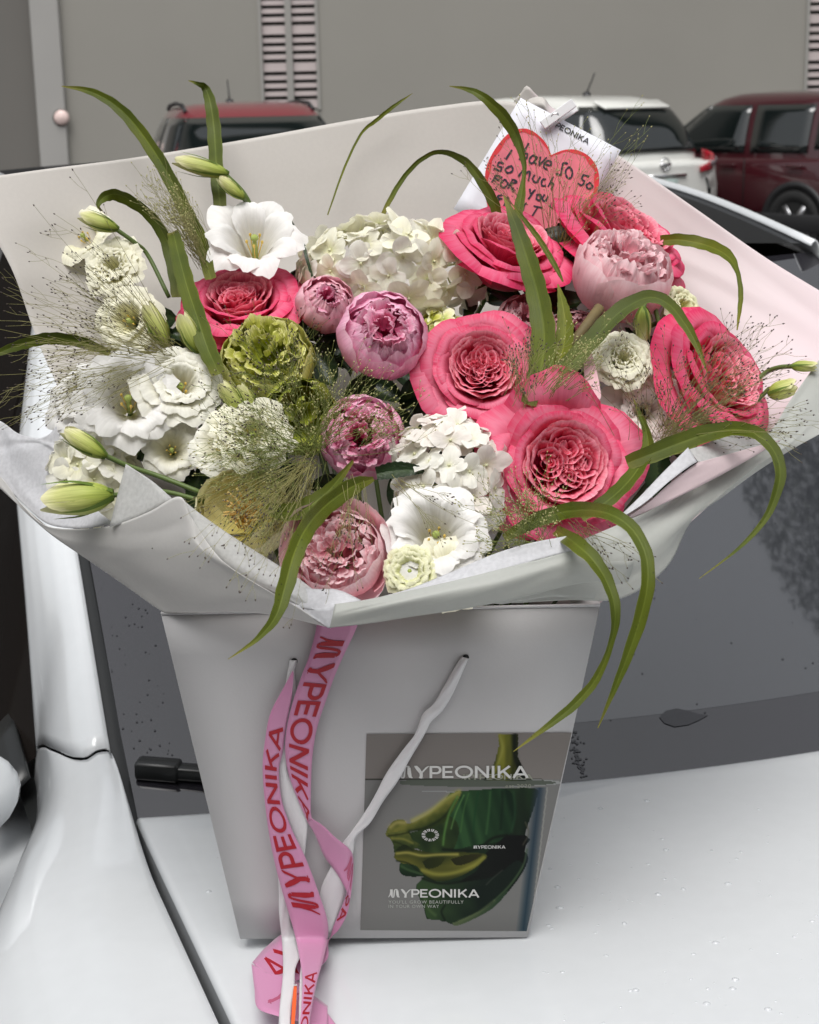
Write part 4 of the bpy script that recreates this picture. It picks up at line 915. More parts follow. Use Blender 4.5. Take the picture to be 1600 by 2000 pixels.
# left: outer panel of the collar
sheet('front_left_sheet', [
 [(-60, 880, 1.26), (0, 930, 1.235), (42, 985, 1.215), (88, 1026, 1.19), (160, 1033, 1.15), (224, 1025, 1.12), (290, 1000, 1.095), (350, 970, 1.08), (374, 1010, 1.078), (400, 1055, 1.072)],
 [(-50, 910, 1.255), (5, 955, 1.23), (60, 1010, 1.208), (125, 1060, 1.175), (190, 1072, 1.14), (250, 1072, 1.112), (310, 1060, 1.09), (365, 1045, 1.075), (400, 1075, 1.07), (440, 1100, 1.062)],
 [(-20, 930, 1.25), (40, 990, 1.22), (110, 1045, 1.19), (180, 1098, 1.155), (240, 1112, 1.128), (295, 1118, 1.105), (350, 1115, 1.088), (410, 1110, 1.072), (460, 1125, 1.062), (500, 1140, 1.052)],
 [(20, 965, 1.235), (85, 1025, 1.205), (200, 1110, 1.16), (255, 1150, 1.138), (300, 1160, 1.12), (345, 1165, 1.104), (395, 1165, 1.088), (455, 1165, 1.072), (520, 1172, 1.056), (580, 1185, 1.043)],
 [(88, 1030, 1.205), (160, 1082, 1.18), (250, 1147, 1.148), (312, 1191, 1.125), (335, 1195, 1.118), (370, 1195, 1.108), (420, 1195, 1.095), (500, 1197, 1.075), (570, 1208, 1.058), (636, 1224, 1.04)]], PF, 96, 48, .003, 14)
sheet('front_left_lining', [
 [(352, 972, 1.090), (400, 1010, 1.086), (470, 1058, 1.078), (545, 1105, 1.068), (600, 1142, 1.058), (650, 1186, 1.048)],
 [(395, 1052, 1.078), (430, 1080, 1.072), (480, 1108, 1.065), (535, 1135, 1.057), (590, 1165, 1.049), (645, 1205, 1.041)],
 [(420, 1110, 1.076), (450, 1125, 1.070), (495, 1142, 1.062), (545, 1162, 1.054), (595, 1190, 1.046), (640, 1222, 1.039)]], PG, 26, 12, .0015, 18)
sheet('left_corner_tissue', [
 [(-60, 800, 1.285), (0, 822, 1.27), (35, 846, 1.255), (72, 856, 1.245), (96, 848, 1.24), (110, 832, 1.24)],
 [(-60, 850, 1.275), (0, 872, 1.258), (40, 880, 1.245), (85, 885, 1.235), (110, 890, 1.23), (126, 895, 1.228)],
 [(-60, 880, 1.268), (2, 915, 1.248), (45, 950, 1.232), (95, 960, 1.215), (130, 960, 1.205), (150, 960, 1.20)],
 [(-50, 890, 1.265), (15, 952, 1.238), (50, 988, 1.222), (95, 1024, 1.195), (160, 1032, 1.158), (222, 1023, 1.128)]], PS, 52, 36, .003, 16)
sheet('tissue_point', [
 [(246, 906, 1.125), (248, 907, 1.125), (252, 910, 1.125)],
 [(230, 965, 1.122), (265, 955, 1.117), (298, 940, 1.112)],
 [(214, 1030, 1.118), (272, 1010, 1.108), (338, 975, 1.095)]], PG, 10, 12, .001, 20)
# front: folded white band
sheet('front_fold', [
 [(654, 1180, 1.030), (711, 1172, 1.024), (794, 1155, 1.020), (900, 1131, 1.021), (1000, 1106, 1.028), (1080, 1086, 1.036), (1122, 1074, 1.042)],
 [(650, 1200, 1.024), (711, 1190, 1.016), (794, 1176, 1.012), (900, 1156, 1.013), (1000, 1134, 1.020), (1090, 1110, 1.030), (1150, 1096, 1.04)],
 [(644, 1226, 1.026), (711, 1219, 1.020), (794, 1206, 1.018), (900, 1190, 1.019), (1005, 1170, 1.026), (1110, 1144, 1.038), (1180, 1134, 1.05)]], PT, 60, 20, .0014, 20)
sheet('fold_lining', [
 [(720, 1172, 1.050), (800, 1150, 1.048), (880, 1118, 1.046), (960, 1084, 1.046), (1030, 1062, 1.050), (1112, 1046, 1.056)],
 [(705, 1178, 1.036), (795, 1160, 1.033), (895, 1138, 1.032), (985, 1112, 1.036), (1060, 1090, 1.042), (1116, 1076, 1.048)]], PS, 24, 8, .0015, 25)
sheet('front_tip', [
 [(566, 1178, 1.05), (600, 1186, 1.045), (640, 1188, 1.035), (656, 1182, 1.029)], [(600, 1200, 1.043), (622, 1210, 1.038), (642, 1212, 1.031), (652, 1205, 1.028)], [(622, 1212, 1.038), (632, 1220, 1.034), (640, 1226, 1.031), (646, 1227, 1.029)]], PS, 10, 8, .0005)
sheet('petal_pink_lining', [
 [(568, 1140, 1.062), (610, 1150, 1.055), (660, 1152, 1.05), (705, 1172, 1.044)], [(560, 1160, 1.055), (605, 1172, 1.047), (645, 1178, 1.04), (690, 1178, 1.036)], [(560, 1180, 1.052), (600, 1190, 1.044), (640, 1192, 1.036), (660, 1184, 1.032)]], PS, 12, 8, .0006)
# right: frosted film
sheet('front_right_sheet', [
 [(1000, 1120, 1.060), (1090, 1075, 1.066), (1160, 1045, 1.078), (1222, 1018, 1.092), (1290, 985, 1.108), (1360, 925, 1.135), (1430, 878, 1.165), (1500, 846, 1.20), (1545, 780, 1.245), (1625, 668, 1.295)],
 [(1000, 1140, 1.054), (1095, 1100, 1.058), (1170, 1075, 1.068), (1240, 1045, 1.082), (1310, 1005, 1.102), (1385, 945, 1.13), (1450, 900, 1.16), (1520, 860, 1.195), (1575, 800, 1.24), (1650, 730, 1.28)],
 [(1000, 1160, 1.05), (1100, 1130, 1.054), (1185, 1110, 1.064), (1265, 1080, 1.08), (1335, 1025, 1.104), (1405, 965, 1.13), (1470, 915, 1.16), (1540, 870, 1.195), (1600, 825, 1.235), (1670, 780, 1.265)],
 [(1000, 1178, 1.052), (1110, 1172, 1.058), (1216, 1168, 1.07), (1302, 1108, 1.092), (1350, 1018, 1.122), (1415, 968, 1.14), (1480, 920, 1.165), (1550, 876, 1.198), (1620, 838, 1.23), (1690, 800, 1.255)]], PT, 96, 40, .0032, 15)
sheet('film_pleat', [
 [(900, 1172, 1.045), (985, 1150, 1.045), (1060, 1128, 1.047), (1122, 1108, 1.052), (1180, 1098, 1.06), (1240, 1095, 1.07)],
 [(980, 1180, 1.052), (1030, 1172, 1.052), (1080, 1165, 1.054), (1130, 1168, 1.058), (1180, 1168, 1.066), (1216, 1168, 1.074)]], PT, 20, 8, .001, 20)
sheet('right_fold', [
 [(1213, 1006, 1.082), (1250, 970, 1.09), (1290, 928, 1.102), (1330, 888, 1.113), (1344, 874, 1.118)],
 [(1222, 1006, 1.076), (1262, 980, 1.084), (1305, 942, 1.094), (1345, 912, 1.106), (1362, 902, 1.112)]], PS, 18, 6, .0006, 30)
sheet('right_fold_face', [
 [(1226, 1010, 1.080), (1264, 984, 1.087), (1306, 946, 1.098), (1346, 915, 1.109), (1364, 903, 1.115)],
 [(1230, 1012, 1.084), (1300, 982, 1.095), (1370, 948, 1.112), (1450, 905, 1.140), (1528, 858, 1.18)]], PK, 18, 6, .001, 20)
sheet('right_tissue', [
 [(1346, 878, 1.130), (1376, 868, 1.136), (1420, 848, 1.152), (1468, 836, 1.172), (1490, 846, 1.182)],
 [(1364, 902, 1.122), (1400, 915, 1.126), (1425, 905, 1.140), (1470, 880, 1.162), (1505, 862, 1.18)]], PG, 16, 8, .001, 20)

# ================================================================== NOTE CARD AND CLOTHES PEG
NC = pbr('white_note_card', (.80, .80, .86), .7, bump=.05, bscale=300)
cA, cB, cC, cD = PY(1017, 191, 1.462), PY(1213, 292, 1.455), PY(1082, 520, 1.43), PY(888, 410, 1.44)
cn = (cB - cA).cross(cD - cA).normalized()
if cn.y > 0: cn = -cn
card = empty('note_card', (cA + cB + cC + cD) / 4); tag(card, 'white note card with red painted heart and handwriting, pegged to the paper edge', 'note card')
def oncard(px, py, off=0): return PPL(px, py, cA + cn * off, cn)
q = MB(); CC_ = [oncard(1017, 191), oncard(1213, 293), oncard(1085, 520), oncard(886, 408)]
q.grid(lambda u, v: CC_[0].lerp(CC_[1], u).lerp(CC_[3].lerp(CC_[2], u), v), 8, 8); q.build('card', NC, card, solid=.0006)
def cxy(zx, zy, off=0): return oncard(930 + zx * .1875, 160 + zy * .1875, off)
heart = [(785, 760), (730, 640), (640, 545), (540, 490), (440, 490), (340, 535), (240, 640), (150, 780), (100, 920), (95, 1060), (110, 1250), (180, 1420), (320, 1560), (480, 1640), (640, 1650), (800, 1600), (960, 1500), (1100, 1370), (1220, 1230), (1275, 1090), (1280, 960), (1240, 850), (1160, 760), (1040, 705), (930, 705), (850, 730)]
hp = cr(heart + [heart[0]], 110)[:-1]
HM = pbr('red_marker_heart', (.78, .19, .24), .7, var=.10, vscale=90); HE = pbr('red_marker_outline', (.68, .035, .045), .7, var=.12, vscale=120)
ctr = np.array([660, 1080.])
q = MB(); n_ = len(hp); inner = ctr + (hp - ctr) * .93
q.add([cxy(*p, .0007) for p in inner] + [cxy(*ctr, .0007)], [(i, (i + 1) % n_, n_) for i in range(n_)]); ho = q.build('heart', HM, card, smooth=False)
q = MB(); inn2 = np.array([ctr + (p - ctr) * (.925 + .015 * math.sin(i * .9)) for i, p in enumerate(hp)])
q.add([cxy(*p, .0009) for p in hp] + [cxy(*p, .0009) for p in inn2], [(i, (i + 1) % n_, n_ + (i + 1) % n_, n_ + i) for i in range(n_)]); q.build('heart_outline', HE, ho, smooth=False)
PEN = pbr('black_marker', (.025, .022, .035), .6)
HW_ = [  # handwriting, polylines in the crop's pixels
 [[(375, 705), (310, 805)], [(398, 648), (404, 660)]],
 [[(548, 635), (500, 725), (450, 810)], [(478, 765), (520, 742), (536, 765), (505, 825)]],
 [[(630, 780), (590, 765), (555, 810), (570, 845), (605, 830), (635, 782)], [(640, 775), (612, 830), (628, 858)]],
 [[(672, 775), (655, 868)], [(655, 868), (738, 782)]],
 [[(712, 850), (770, 868), (785, 838), (750, 818), (712, 850), (708, 890), (745, 912)]],
 [[(290, 850), (245, 835), (225, 870), (265, 890), (250, 925), (185, 895)]], [[(350, 875), (305, 910), (330, 945), (380, 925), (375, 880), (350, 875)]],
 [[(440, 985), (500, 905), (500, 960), (560, 930), (545, 1030)]], [[(610, 965), (590, 1015), (630, 1045), (670, 985)]], [[(730, 1010), (690, 1020), (685, 1075), (730, 1080)]], [[(805, 985), (750, 1090)], [(770, 1050), (805, 1060), (785, 1120)]],
 [[(960, 850), (910, 845), (895, 900), (880, 965), (830, 950)]], [[(975, 880), (935, 920), (945, 985), (985, 1000), (1005, 940), (975, 880)]],
 [[(1180, 985), (1120, 970), (1105, 1010), (1130, 1040), (1100, 1075), (1060, 1055)]], [[(1190, 1045), (1150, 1075), (1170, 1110), (1215, 1095), (1190, 1045)]],
 [[(215, 965), (165, 1040)], [(215, 970), (275, 995)], [(195, 1005), (245, 1020)]], [[(300, 1010), (255, 1060), (285, 1100), (330, 1060), (300, 1010)]], [[(385, 1010), (330, 1110)], [(385, 1012), (425, 1040), (365, 1065), (395, 1145)]],
 [[(560, 1110), (570, 1160), (620, 1120)], [(600, 1140), (545, 1220)]], [[(640, 1165), (630, 1215), (665, 1230), (680, 1185), (640, 1165)]], [[(715, 1170), (690, 1215), (720, 1240), (750, 1190)]],
 [[(270, 1175), (225, 1190), (240, 1220), (215, 1250)], [(235, 1215), (275, 1215)]], [[(290, 1290), (330, 1200), (355, 1290)], [(305, 1255), (350, 1255)]], [[(530, 1260), (480, 1290)], [(505, 1275), (490, 1340)]], [[(600, 1290), (690, 1310)], [(645, 1300), (565, 1430)]],
 [[(800, 1250), (780, 1300), (830, 1310)]],
]
q = MB()
for k, ch in enumerate(HW_):
    for st in ch:
        pts = cr(st, max(4, 5 * len(st))) if len(st) > 2 else np.array(st, float); m_ = len(pts); vs = []
        for i in range(m_):
            t = pts[min(i + 1, m_ - 1)] - pts[max(i - 1, 0)]; t = t / (np.linalg.norm(t) + 1e-9); nn = np.array([-t[1], t[0]]) * (9.5 + 2.2 * math.sin(i * 1.3 + k))
            vs += [cxy(*(pts[i] + nn), .0012 + .00003 * (k % 4)), cxy(*(pts[i] - nn), .0012 + .00003 * (k % 4))]
        q.add(vs, [(2 * i, 2 * i + 1, 2 * i + 3, 2 * i + 2) for i in range(m_ - 1)])
q.build('handwriting', PEN, ho, smooth=False)
def cardtext(u, v, k):
    x = 770 + (1165 - 770) * u; y = 440 + (650 - 440) * u
    return cxy(x + v * 60 * .47, y - v * 60 * .88, .0009 + .00004 * k)
lettering('shop_lettering', 'YPEONIKA', cardtext, INK_K, card)
peg = empty('clothes_peg', cxy(850, 340, .004)); tag(peg, 'small white wooden clothes peg clipping the card to the paper', 'clothes peg')
PW = pbr('white_painted_wood', (.80, .81, .82), .5, bump=.1, bscale=400)
def bar(p0, p1, w_, off0, off1, taper=1.0):
    a, b = cxy(*p0, off0), cxy(*p1, off1); d = (b - a).normalized(); s_ = d.cross(cn).normalized(); u_ = s_.cross(d)
    q = MB(); vs = []
    for p, k in ((a, taper), (b, 1)):
        for sx, sz in ((-1, -1), (1, -1), (1, 1), (-1, 1)): vs.append(p + s_ * w_ * sx * k + u_ * .0022 * sz * k)
    q.add(vs, [(0, 1, 2, 3), (7, 6, 5, 4), (0, 4, 5, 1), (1, 5, 6, 2), (2, 6, 7, 3), (3, 7, 4, 0)]); return q
bar((690, 452), (1020, 215), .0040, .006, .0085).build('jaw', PW, peg, smooth=False, bevel=.0006)
bar((715, 470), (1035, 262), .0040, .0005, -.004).build('jaw', PW, peg, smooth=False, bevel=.0006)
q = MB()
for k in range(3):
    c = cxy(822 + k * 6, 372 - k * 4, .0085); q.tube([c + Vector((.0035 * math.cos(a), 0, .0035 * math.sin(a))) for a in [2 * math.pi * j / 10 for j in range(11)]], .0005, 5)
q.build('spring', CM['chrome'], peg)
# ================================================================== FLOWERS
def bez(P, t):
    P = [Vector((*p, 0)) for p in P]
    while len(P) > 1: P = [P[i].lerp(P[i + 1], t) for i in range(len(P) - 1)]
    return P[0].x, P[0].y
def cup(prof, phi, rnd_=.22, rp=2.6, point=0, ruf=.03, rf=3.0, seed=0, curl=0, nu=12, nv=9, neck=.35, notch=0, fold=0):
    """A petal: sector of a surface of revolution about +Z, with rounded or pointed tip, ruffled rim and curl."""
    q = MB(); ph = math.radians(phi)
    def fn(u, v):
        x = 2 * u - 1; w_ = ph * (neck + (1 - neck) * min(1, (v / .6)) ** .8)
        lim = 1 - rnd_ * abs(x) ** rp - point * abs(x) + notch * -math.exp(-(x / .18) ** 2)
        lim += .5 * ruf * noise.noise(Vector((x * rf * 1.7, seed * 7.1, 1.3)))
        vv = v * lim; r, z = bez(prof, min(vv, 1.0) if vv > 0 else 0)
        if curl: 
            c_ = max(0, v - .76) / .24; r += curl * c_ * c_; z -= abs(curl) * .9 * c_ * c_ * c_
        if fold: r += fold * abs(x) ** 2 * v * v; z -= fold * .5 * abs(x) ** 2 * v * v
        a = x * w_; nvv = v ** 1.6
        d1 = noise.noise(Vector((x * rf, v * 2.2, seed * 3.7))) * ruf * nvv * 1.5; d2 = noise.noise(Vector((x * rf * 2.6, v * 4, seed * 5.3 + 9))) * ruf * nvv * .8
        r += d1 + d2; z += noise.noise(Vector((x * rf, v * 2, seed * 1.9 + 4))) * ruf * nvv
        return (r * math.cos(a), r * math.sin(a), z)
    q.grid(fn, nu, nv); return q
PETAL_CACHE = {}
def petal_mesh(key, make, mat):
    k = (key, mat.name)
    if k not in PETAL_CACHE: PETAL_CACHE[k] = make().mesh('petal', mat)
    return PETAL_CACHE[k]
def RZ(a): return Matrix.Rotation(a, 4, 'Z')
def RX(a): return Matrix.Rotation(a, 4, 'X')
def RY(a): return Matrix.Rotation(a, 4, 'Y')
def TR(*p): return Matrix.Translation(p)
def SC(s, sy=None, sz=None): return Matrix.Diagonal((s, sy or s, sz or s, 1))
# colours
c_ = srgb
FMAT = {
 'rose': thin_mat('coral_pink_petal', [(.0, c_(240, 150, 110)), (.22, c_(216, 40, 88)), (.6, c_(236, 72, 118)), (.9, c_(245, 116, 150)), (1, c_(226, 58, 106))], .5, .24, .07, vein_u=40, vein_v=1.3, bump=.35),  # deep base paints shade into the recesses, pale rim a highlight
 'rose2': thin_mat('salmon_pink_petal', [(.0, c_(242, 170, 120)), (.2, c_(222, 54, 98)), (.6, c_(240, 92, 132)), (.9, c_(247, 136, 164)), (1, c_(231, 78, 118))], .5, .24, .07, vein_u=40, vein_v=1.3, bump=.35),  # recess shade and rim highlight painted into the colour run
 'rose_in': thin_mat('inner_pink_petal', [(.0, c_(200, 34, 78)), (.45, c_(226, 66, 108)), (.85, c_(244, 122, 146)), (1, c_(250, 168, 182))], .5, .24, .10),  # base painted deeper as shade between petals, rims lighter as highlights
 'peo_pale': thin_mat('pale_peony_petal', [(.0, c_(244, 150, 168)), (.4, c_(250, 194, 202)), (.85, c_(252, 208, 214)), (1, c_(253, 224, 227))], .5, .28, .07),
 'peo_pale_in': thin_mat('pale_peony_heart', [(.0, c_(236, 140, 160)), (.45, c_(249, 192, 201)), (.9, c_(252, 212, 217)), (1, c_(253, 228, 230))], .5, .34, .08),
 'peo_mauve': thin_mat('mauve_peony_petal', [(.0, c_(214, 76, 126)), (.4, c_(247, 160, 200)), (.85, c_(250, 182, 212)), (1, c_(252, 206, 225))], .5, .26, .09),
 'peo_mauve_in': thin_mat('mauve_peony_heart', [(.0, c_(190, 44, 100)), (.5, c_(240, 138, 178)), (.9, c_(249, 180, 206)), (1, c_(251, 206, 221))], .5, .34, .09),
 'peo_bud': thin_mat('streaked_peony_petal', [(.0, c_(168, 20, 66)), (.42, c_(214, 62, 112)), (.62, c_(246, 168, 190)), (1, c_(250, 202, 214))], .5, .26, .16, vein_u=9, vein_v=1.6),
 'green': thin_mat('lime_green_petal', [(.0, c_(140, 150, 36)), (.5, c_(184, 190, 70)), (.85, c_(212, 212, 112)), (1, c_(230, 226, 158))], .5, .26, .16),
 'green_dk': thin_mat('moss_green_petal', [(.0, c_(112, 124, 26)), (.6, c_(152, 162, 50)), (1, c_(176, 182, 80))], .5, .17, .18),
 'white': thin_mat('white_petal', [(.0, c_(216, 214, 138)), (.16, c_(240, 236, 212)), (.4, c_(247, 245, 240)), (1, c_(249, 247, 244))], .5, .26, .05),
 'white_c': thin_mat('cream_white_petal', [(.0, c_(222, 218, 140)), (.25, c_(246, 243, 218)), (1, c_(250, 248, 238))], .5, .26, .06),
 'cream': thin_mat('cream_petal', [(.0, c_(214, 214, 130)), (.4, c_(245, 242, 206)), (1, c_(249, 246, 226))], .5, .26, .07),
 'lime_white': thin_mat('greenish_white_petal', [(.0, c_(170, 186, 70)), (.5, c_(226, 228, 160)), (1, c_(240, 238, 206))], .5, .17, .08),
 'bud': thin_mat('green_white_bud_petal', [(.0, c_(122, 142, 46)), (.35, c_(178, 190, 90)), (.75, c_(214, 216, 138)), (1, c_(236, 232, 186))], .5, .17, .14, vein_u=14),
 'hyd': thin_mat('white_hydrangea_petal', [(.0, c_(240, 240, 212)), (.4, c_(249, 247, 236)), (1, c_(250, 248, 240))], .55, .30, .05, vein_u=9),
 'hyd_c': thin_mat('creamy_hydrangea_petal', [(.0, c_(236, 236, 190)), (.5, c_(248, 245, 222)), (1, c_(249, 247, 231))], .55, .30, .06, vein_u=9),
 'hyd_g': thin_mat('ivory_hydrangea_petal', [(.0, c_(236, 230, 206)), (.5, c_(246, 239, 231)), (1, c_(248, 242, 235))], .55, .30, .06, vein_u=9),
 'yellow': thin_mat('soft_yellow_petal', [(.0, c_(228, 210, 110)), (.5, c_(246, 238, 176)), (1, c_(249, 244, 204))], .5, .17, .10),
 'leaf': thin_mat('grass_leaf', [(.0, c_(80, 88, 18)), (.12, c_(84, 95, 24)), (.44, c_(86, 98, 27)), (.5, c_(108, 120, 46)), (.56, c_(84, 96, 25)), (.9, c_(80, 91, 22)), (1, c_(102, 112, 40))], .42, .17, .16, vein_u=60, vein_v=.8, axis='u', blotch=1, spec=.25, bump=.3, patch=.18, tip=c_(132, 124, 52)),
 'leaf_o': thin_mat('olive_grass_leaf', [(.0, c_(90, 98, 20)), (.44, c_(102, 110, 26)), (.5, c_(124, 130, 44)), (.56, c_(98, 107, 25)), (1, c_(96, 104, 22))], .42, .17, .16, vein_u=60, vein_v=.8, axis='u', blotch=1, spec=.25, bump=.3, patch=.18, tip=c_(132, 124, 52)),
 'leaf_dk': thin_mat('dark_rose_leaf', [(.0, c_(24, 40, 18)), (.48, c_(34, 56, 26)), (.52, c_(58, 78, 40)), (1, c_(30, 48, 22))], .35, .12, .2, vein_u=8, vein_v=14, axis='u', spec=.5, bump=.4),
 'stem': pbr('green_stem', (.10, .15, .035), .5, var=.2, vscale=60), 'stem_dk': pbr('dark_stem', (.045, .06, .02), .6),
 'sepal': thin_mat('bud_sepal', [(0, c_(92, 116, 40)), (1, c_(112, 136, 58))], .5, .15, .15),
 'stamen': pbr('yellow_stamen', (.80, .55, .12), .6), 'pistil': pbr('green_pistil', (.35, .42, .10), .5),
 'bead': pbr('floret_bead', (.66, .66, .42), .5), 'thread': thin_mat('golden_stamen_thread', [(0, c_(170, 116, 30)), (.6, c_(222, 170, 72)), (1, c_(244, 214, 140))], .5, .2, .1),
 'hair': pbr('panicum_stalk', (.27, .25, .09), .5), 'hair_g': pbr('green_panicum_stalk', (.21, .25, .06), .5), 'seed': pbr('panicum_seed', (.075, .055, .042), .6), 'seed_g': pbr('green_panicum_seed', (.40, .38, .16), .6),
}
GRP = {'rose': 'coral pink garden roses', 'peony': 'peonies in the bouquet', 'lisianthus': 'white lisianthus flowers', 'bud': 'closed lisianthus buds', 'hydrangea': 'white hydrangea heads'}
ANCHOR = Vector((-.02, 1.235, 1.06))
def flower_root(name, label, cat, group, px, py, d, face, dy, spin=0):
    Y = FY(px, py) + dy; loc = PY(px, py, Y); R_ = d / 2 * depth_scale(loc)
    z = (RT * face[0] + UP * face[1] - FW * face[2]).normalized(); x = UP.cross(z)
    if x.length < .05: x = RT.copy()
    x.normalize(); y = z.cross(x)
    root = empty(name, loc); m = Matrix((x, y, z)).transposed().to_4x4()
    root.matrix_world = Matrix.Translation(loc) @ m @ RZ(spin) @ SC(R_)
    tag(root, label, cat, group); root['_r'] = 0; del root['_r']
    return root
def child(name, me, root, mt): return link(name, me, root, mt)
def stem_to(root, z0=-.75, mat='stem', r=.0021, anchor=None):
    mw = Matrix(root.matrix_basis); s = mw.to_scale().x; p0 = mw @ Vector((0, 0, z0)); d0 = -(mw.to_3x3() @ Vector((0, 0, 1))).normalized()
    rr = random.Random(int(p0.x * 1e4)); end = (anchor or ANCHOR) + Vector((rr.uniform(-.045, .045), rr.uniform(-.03, .03), 0))
    L_ = (end - p0).length; pts = [p0, p0 + d0 * L_ * .22, p0.lerp(end, .6) + d0 * L_ * .05, end]
    q = MB(); inv = mw.inverted(); q.tube([inv @ Vector(p) for p in cr([tuple(p) for p in pts], 12)], r / s, 6)
    q.build('stem', FMAT[mat], root, local=True)
def ring(root, key, n, make, mat, phase, jit, rnd, tilt=0, variants=2, scl=1.0, z=0, jy=.06):
    for k in range(n):
        vi = k % variants; me = petal_mesh((key, vi), lambda: make(vi), mat)
        a = phase + 2 * math.pi * k / n + rnd.uniform(-jit, jit); s = scl * rnd.uniform(.95, 1.05)
        child('petal', me, root, TR(0, 0, z + rnd.uniform(-.02, .02)) @ RZ(a) @ RY(rnd.uniform(-jy, jy) + tilt) @ SC(s))

def sepals(root, n=5, z=-.78, L=.75, mat='sepal'):
    for k in range(n):
        me = petal_mesh(('sepal', L), lambda: cup([(.05, 0), (.3, -.02), (L * .6, .0), (L, -.18)], 16, .9, 1.2, ruf=.02, nu=4, nv=6, neck=.9), FMAT[mat])
        child('sepal', me, root, TR(0, 0, z) @ RZ(2 * math.pi * k / n + .3) @ RY(-.35))

def rose(px, py, d, face, dy, label, seed=0, pal='rose', swirls=((0, .16), (2.1, .17), (4.2, .16)), spin=0, point=0, open_=1.0, cupd=0):
    rnd = random.Random(seed); root = flower_root('garden_rose', label, 'rose', GRP['rose'], px, py, d, face, dy, spin)
    o = open_; A = FMAT[pal]; B = FMAT['rose_in']
    specs = [
     (5, [(.06, -.78), (.70, -.82), (.80, -.10), (1.0 * o + .08 + point * .9, .02 - point * .3)], 54 - 40 * point, A, .22, point),
     (5, [(.06, -.78), (.66, -.76), (.74, .04), (.90 * o + .05, .16)], 52, A, .18, point * .7),
     (6, [(.06, -.74), (.60, -.62), (.68, .12), (.82, .24)], 44, A, .12, point * .4),
     (6, [(.06, -.70), (.52, -.5), (.61, .18), (.71, .30)], 42, A, .08, 0),
     (7, [(.05, -.6), (.47, -.4), (.54, .2), (.61, .33)], 36, B, .035, 0),
     (7, [(.05, -.5), (.42, -.3), (.47, .2), (.52, .33)], 34, B, .03, 0),
    ]
    for li, (n, prof, ph, mat, cu, pt) in enumerate(specs):
        ring(root, ('rose', li, pt, o), n, lambda vi, prof=prof, ph=ph, cu=cu, pt=pt, li=li: cup(prof, ph, .20, 2.4, pt, .045 if li < 3 else .03, 2.4, li * 3 + vi + 1, cu, 12, 9, fold=(.10 if pt and li < 2 else 0)), mat, seed + li * .63, .20, rnd, variants=3, jy=(.16 if li < 2 else .08))
    for (a0, off) in swirls:
        off *= 1.16; cx, cy = off * math.cos(a0), off * math.sin(a0)
        for k, rr in enumerate((.36, .285, .21, .135, .07)):
            for j in range(2 if k < 4 else 1):
                me = petal_mesh(('swirl', k, j, seed % 2), lambda: cup([(.3, -1.6), (.85, -1.2), (.90, .1), (1.06, .42)], 82, .16, 2.2, 0, .12, 2.6, k * 2 + j + 31 + 17 * (seed % 2), .06, 14, 7, neck=.9), B)
                child('petal', me, root, TR(cx * (1 - k * .02), cy * (1 - k * .02), .17 + .02 * k) @ RZ(a0 + (0 if j == 0 else math.pi) + rnd.uniform(-.5, .5) + k * .6) @ RY(rnd.uniform(-.12, .12)) @ SC(rr * rnd.uniform(.92, 1.08), rr * rnd.uniform(.9, 1.1), .20))
    sepals(root); stem_to(root); return root

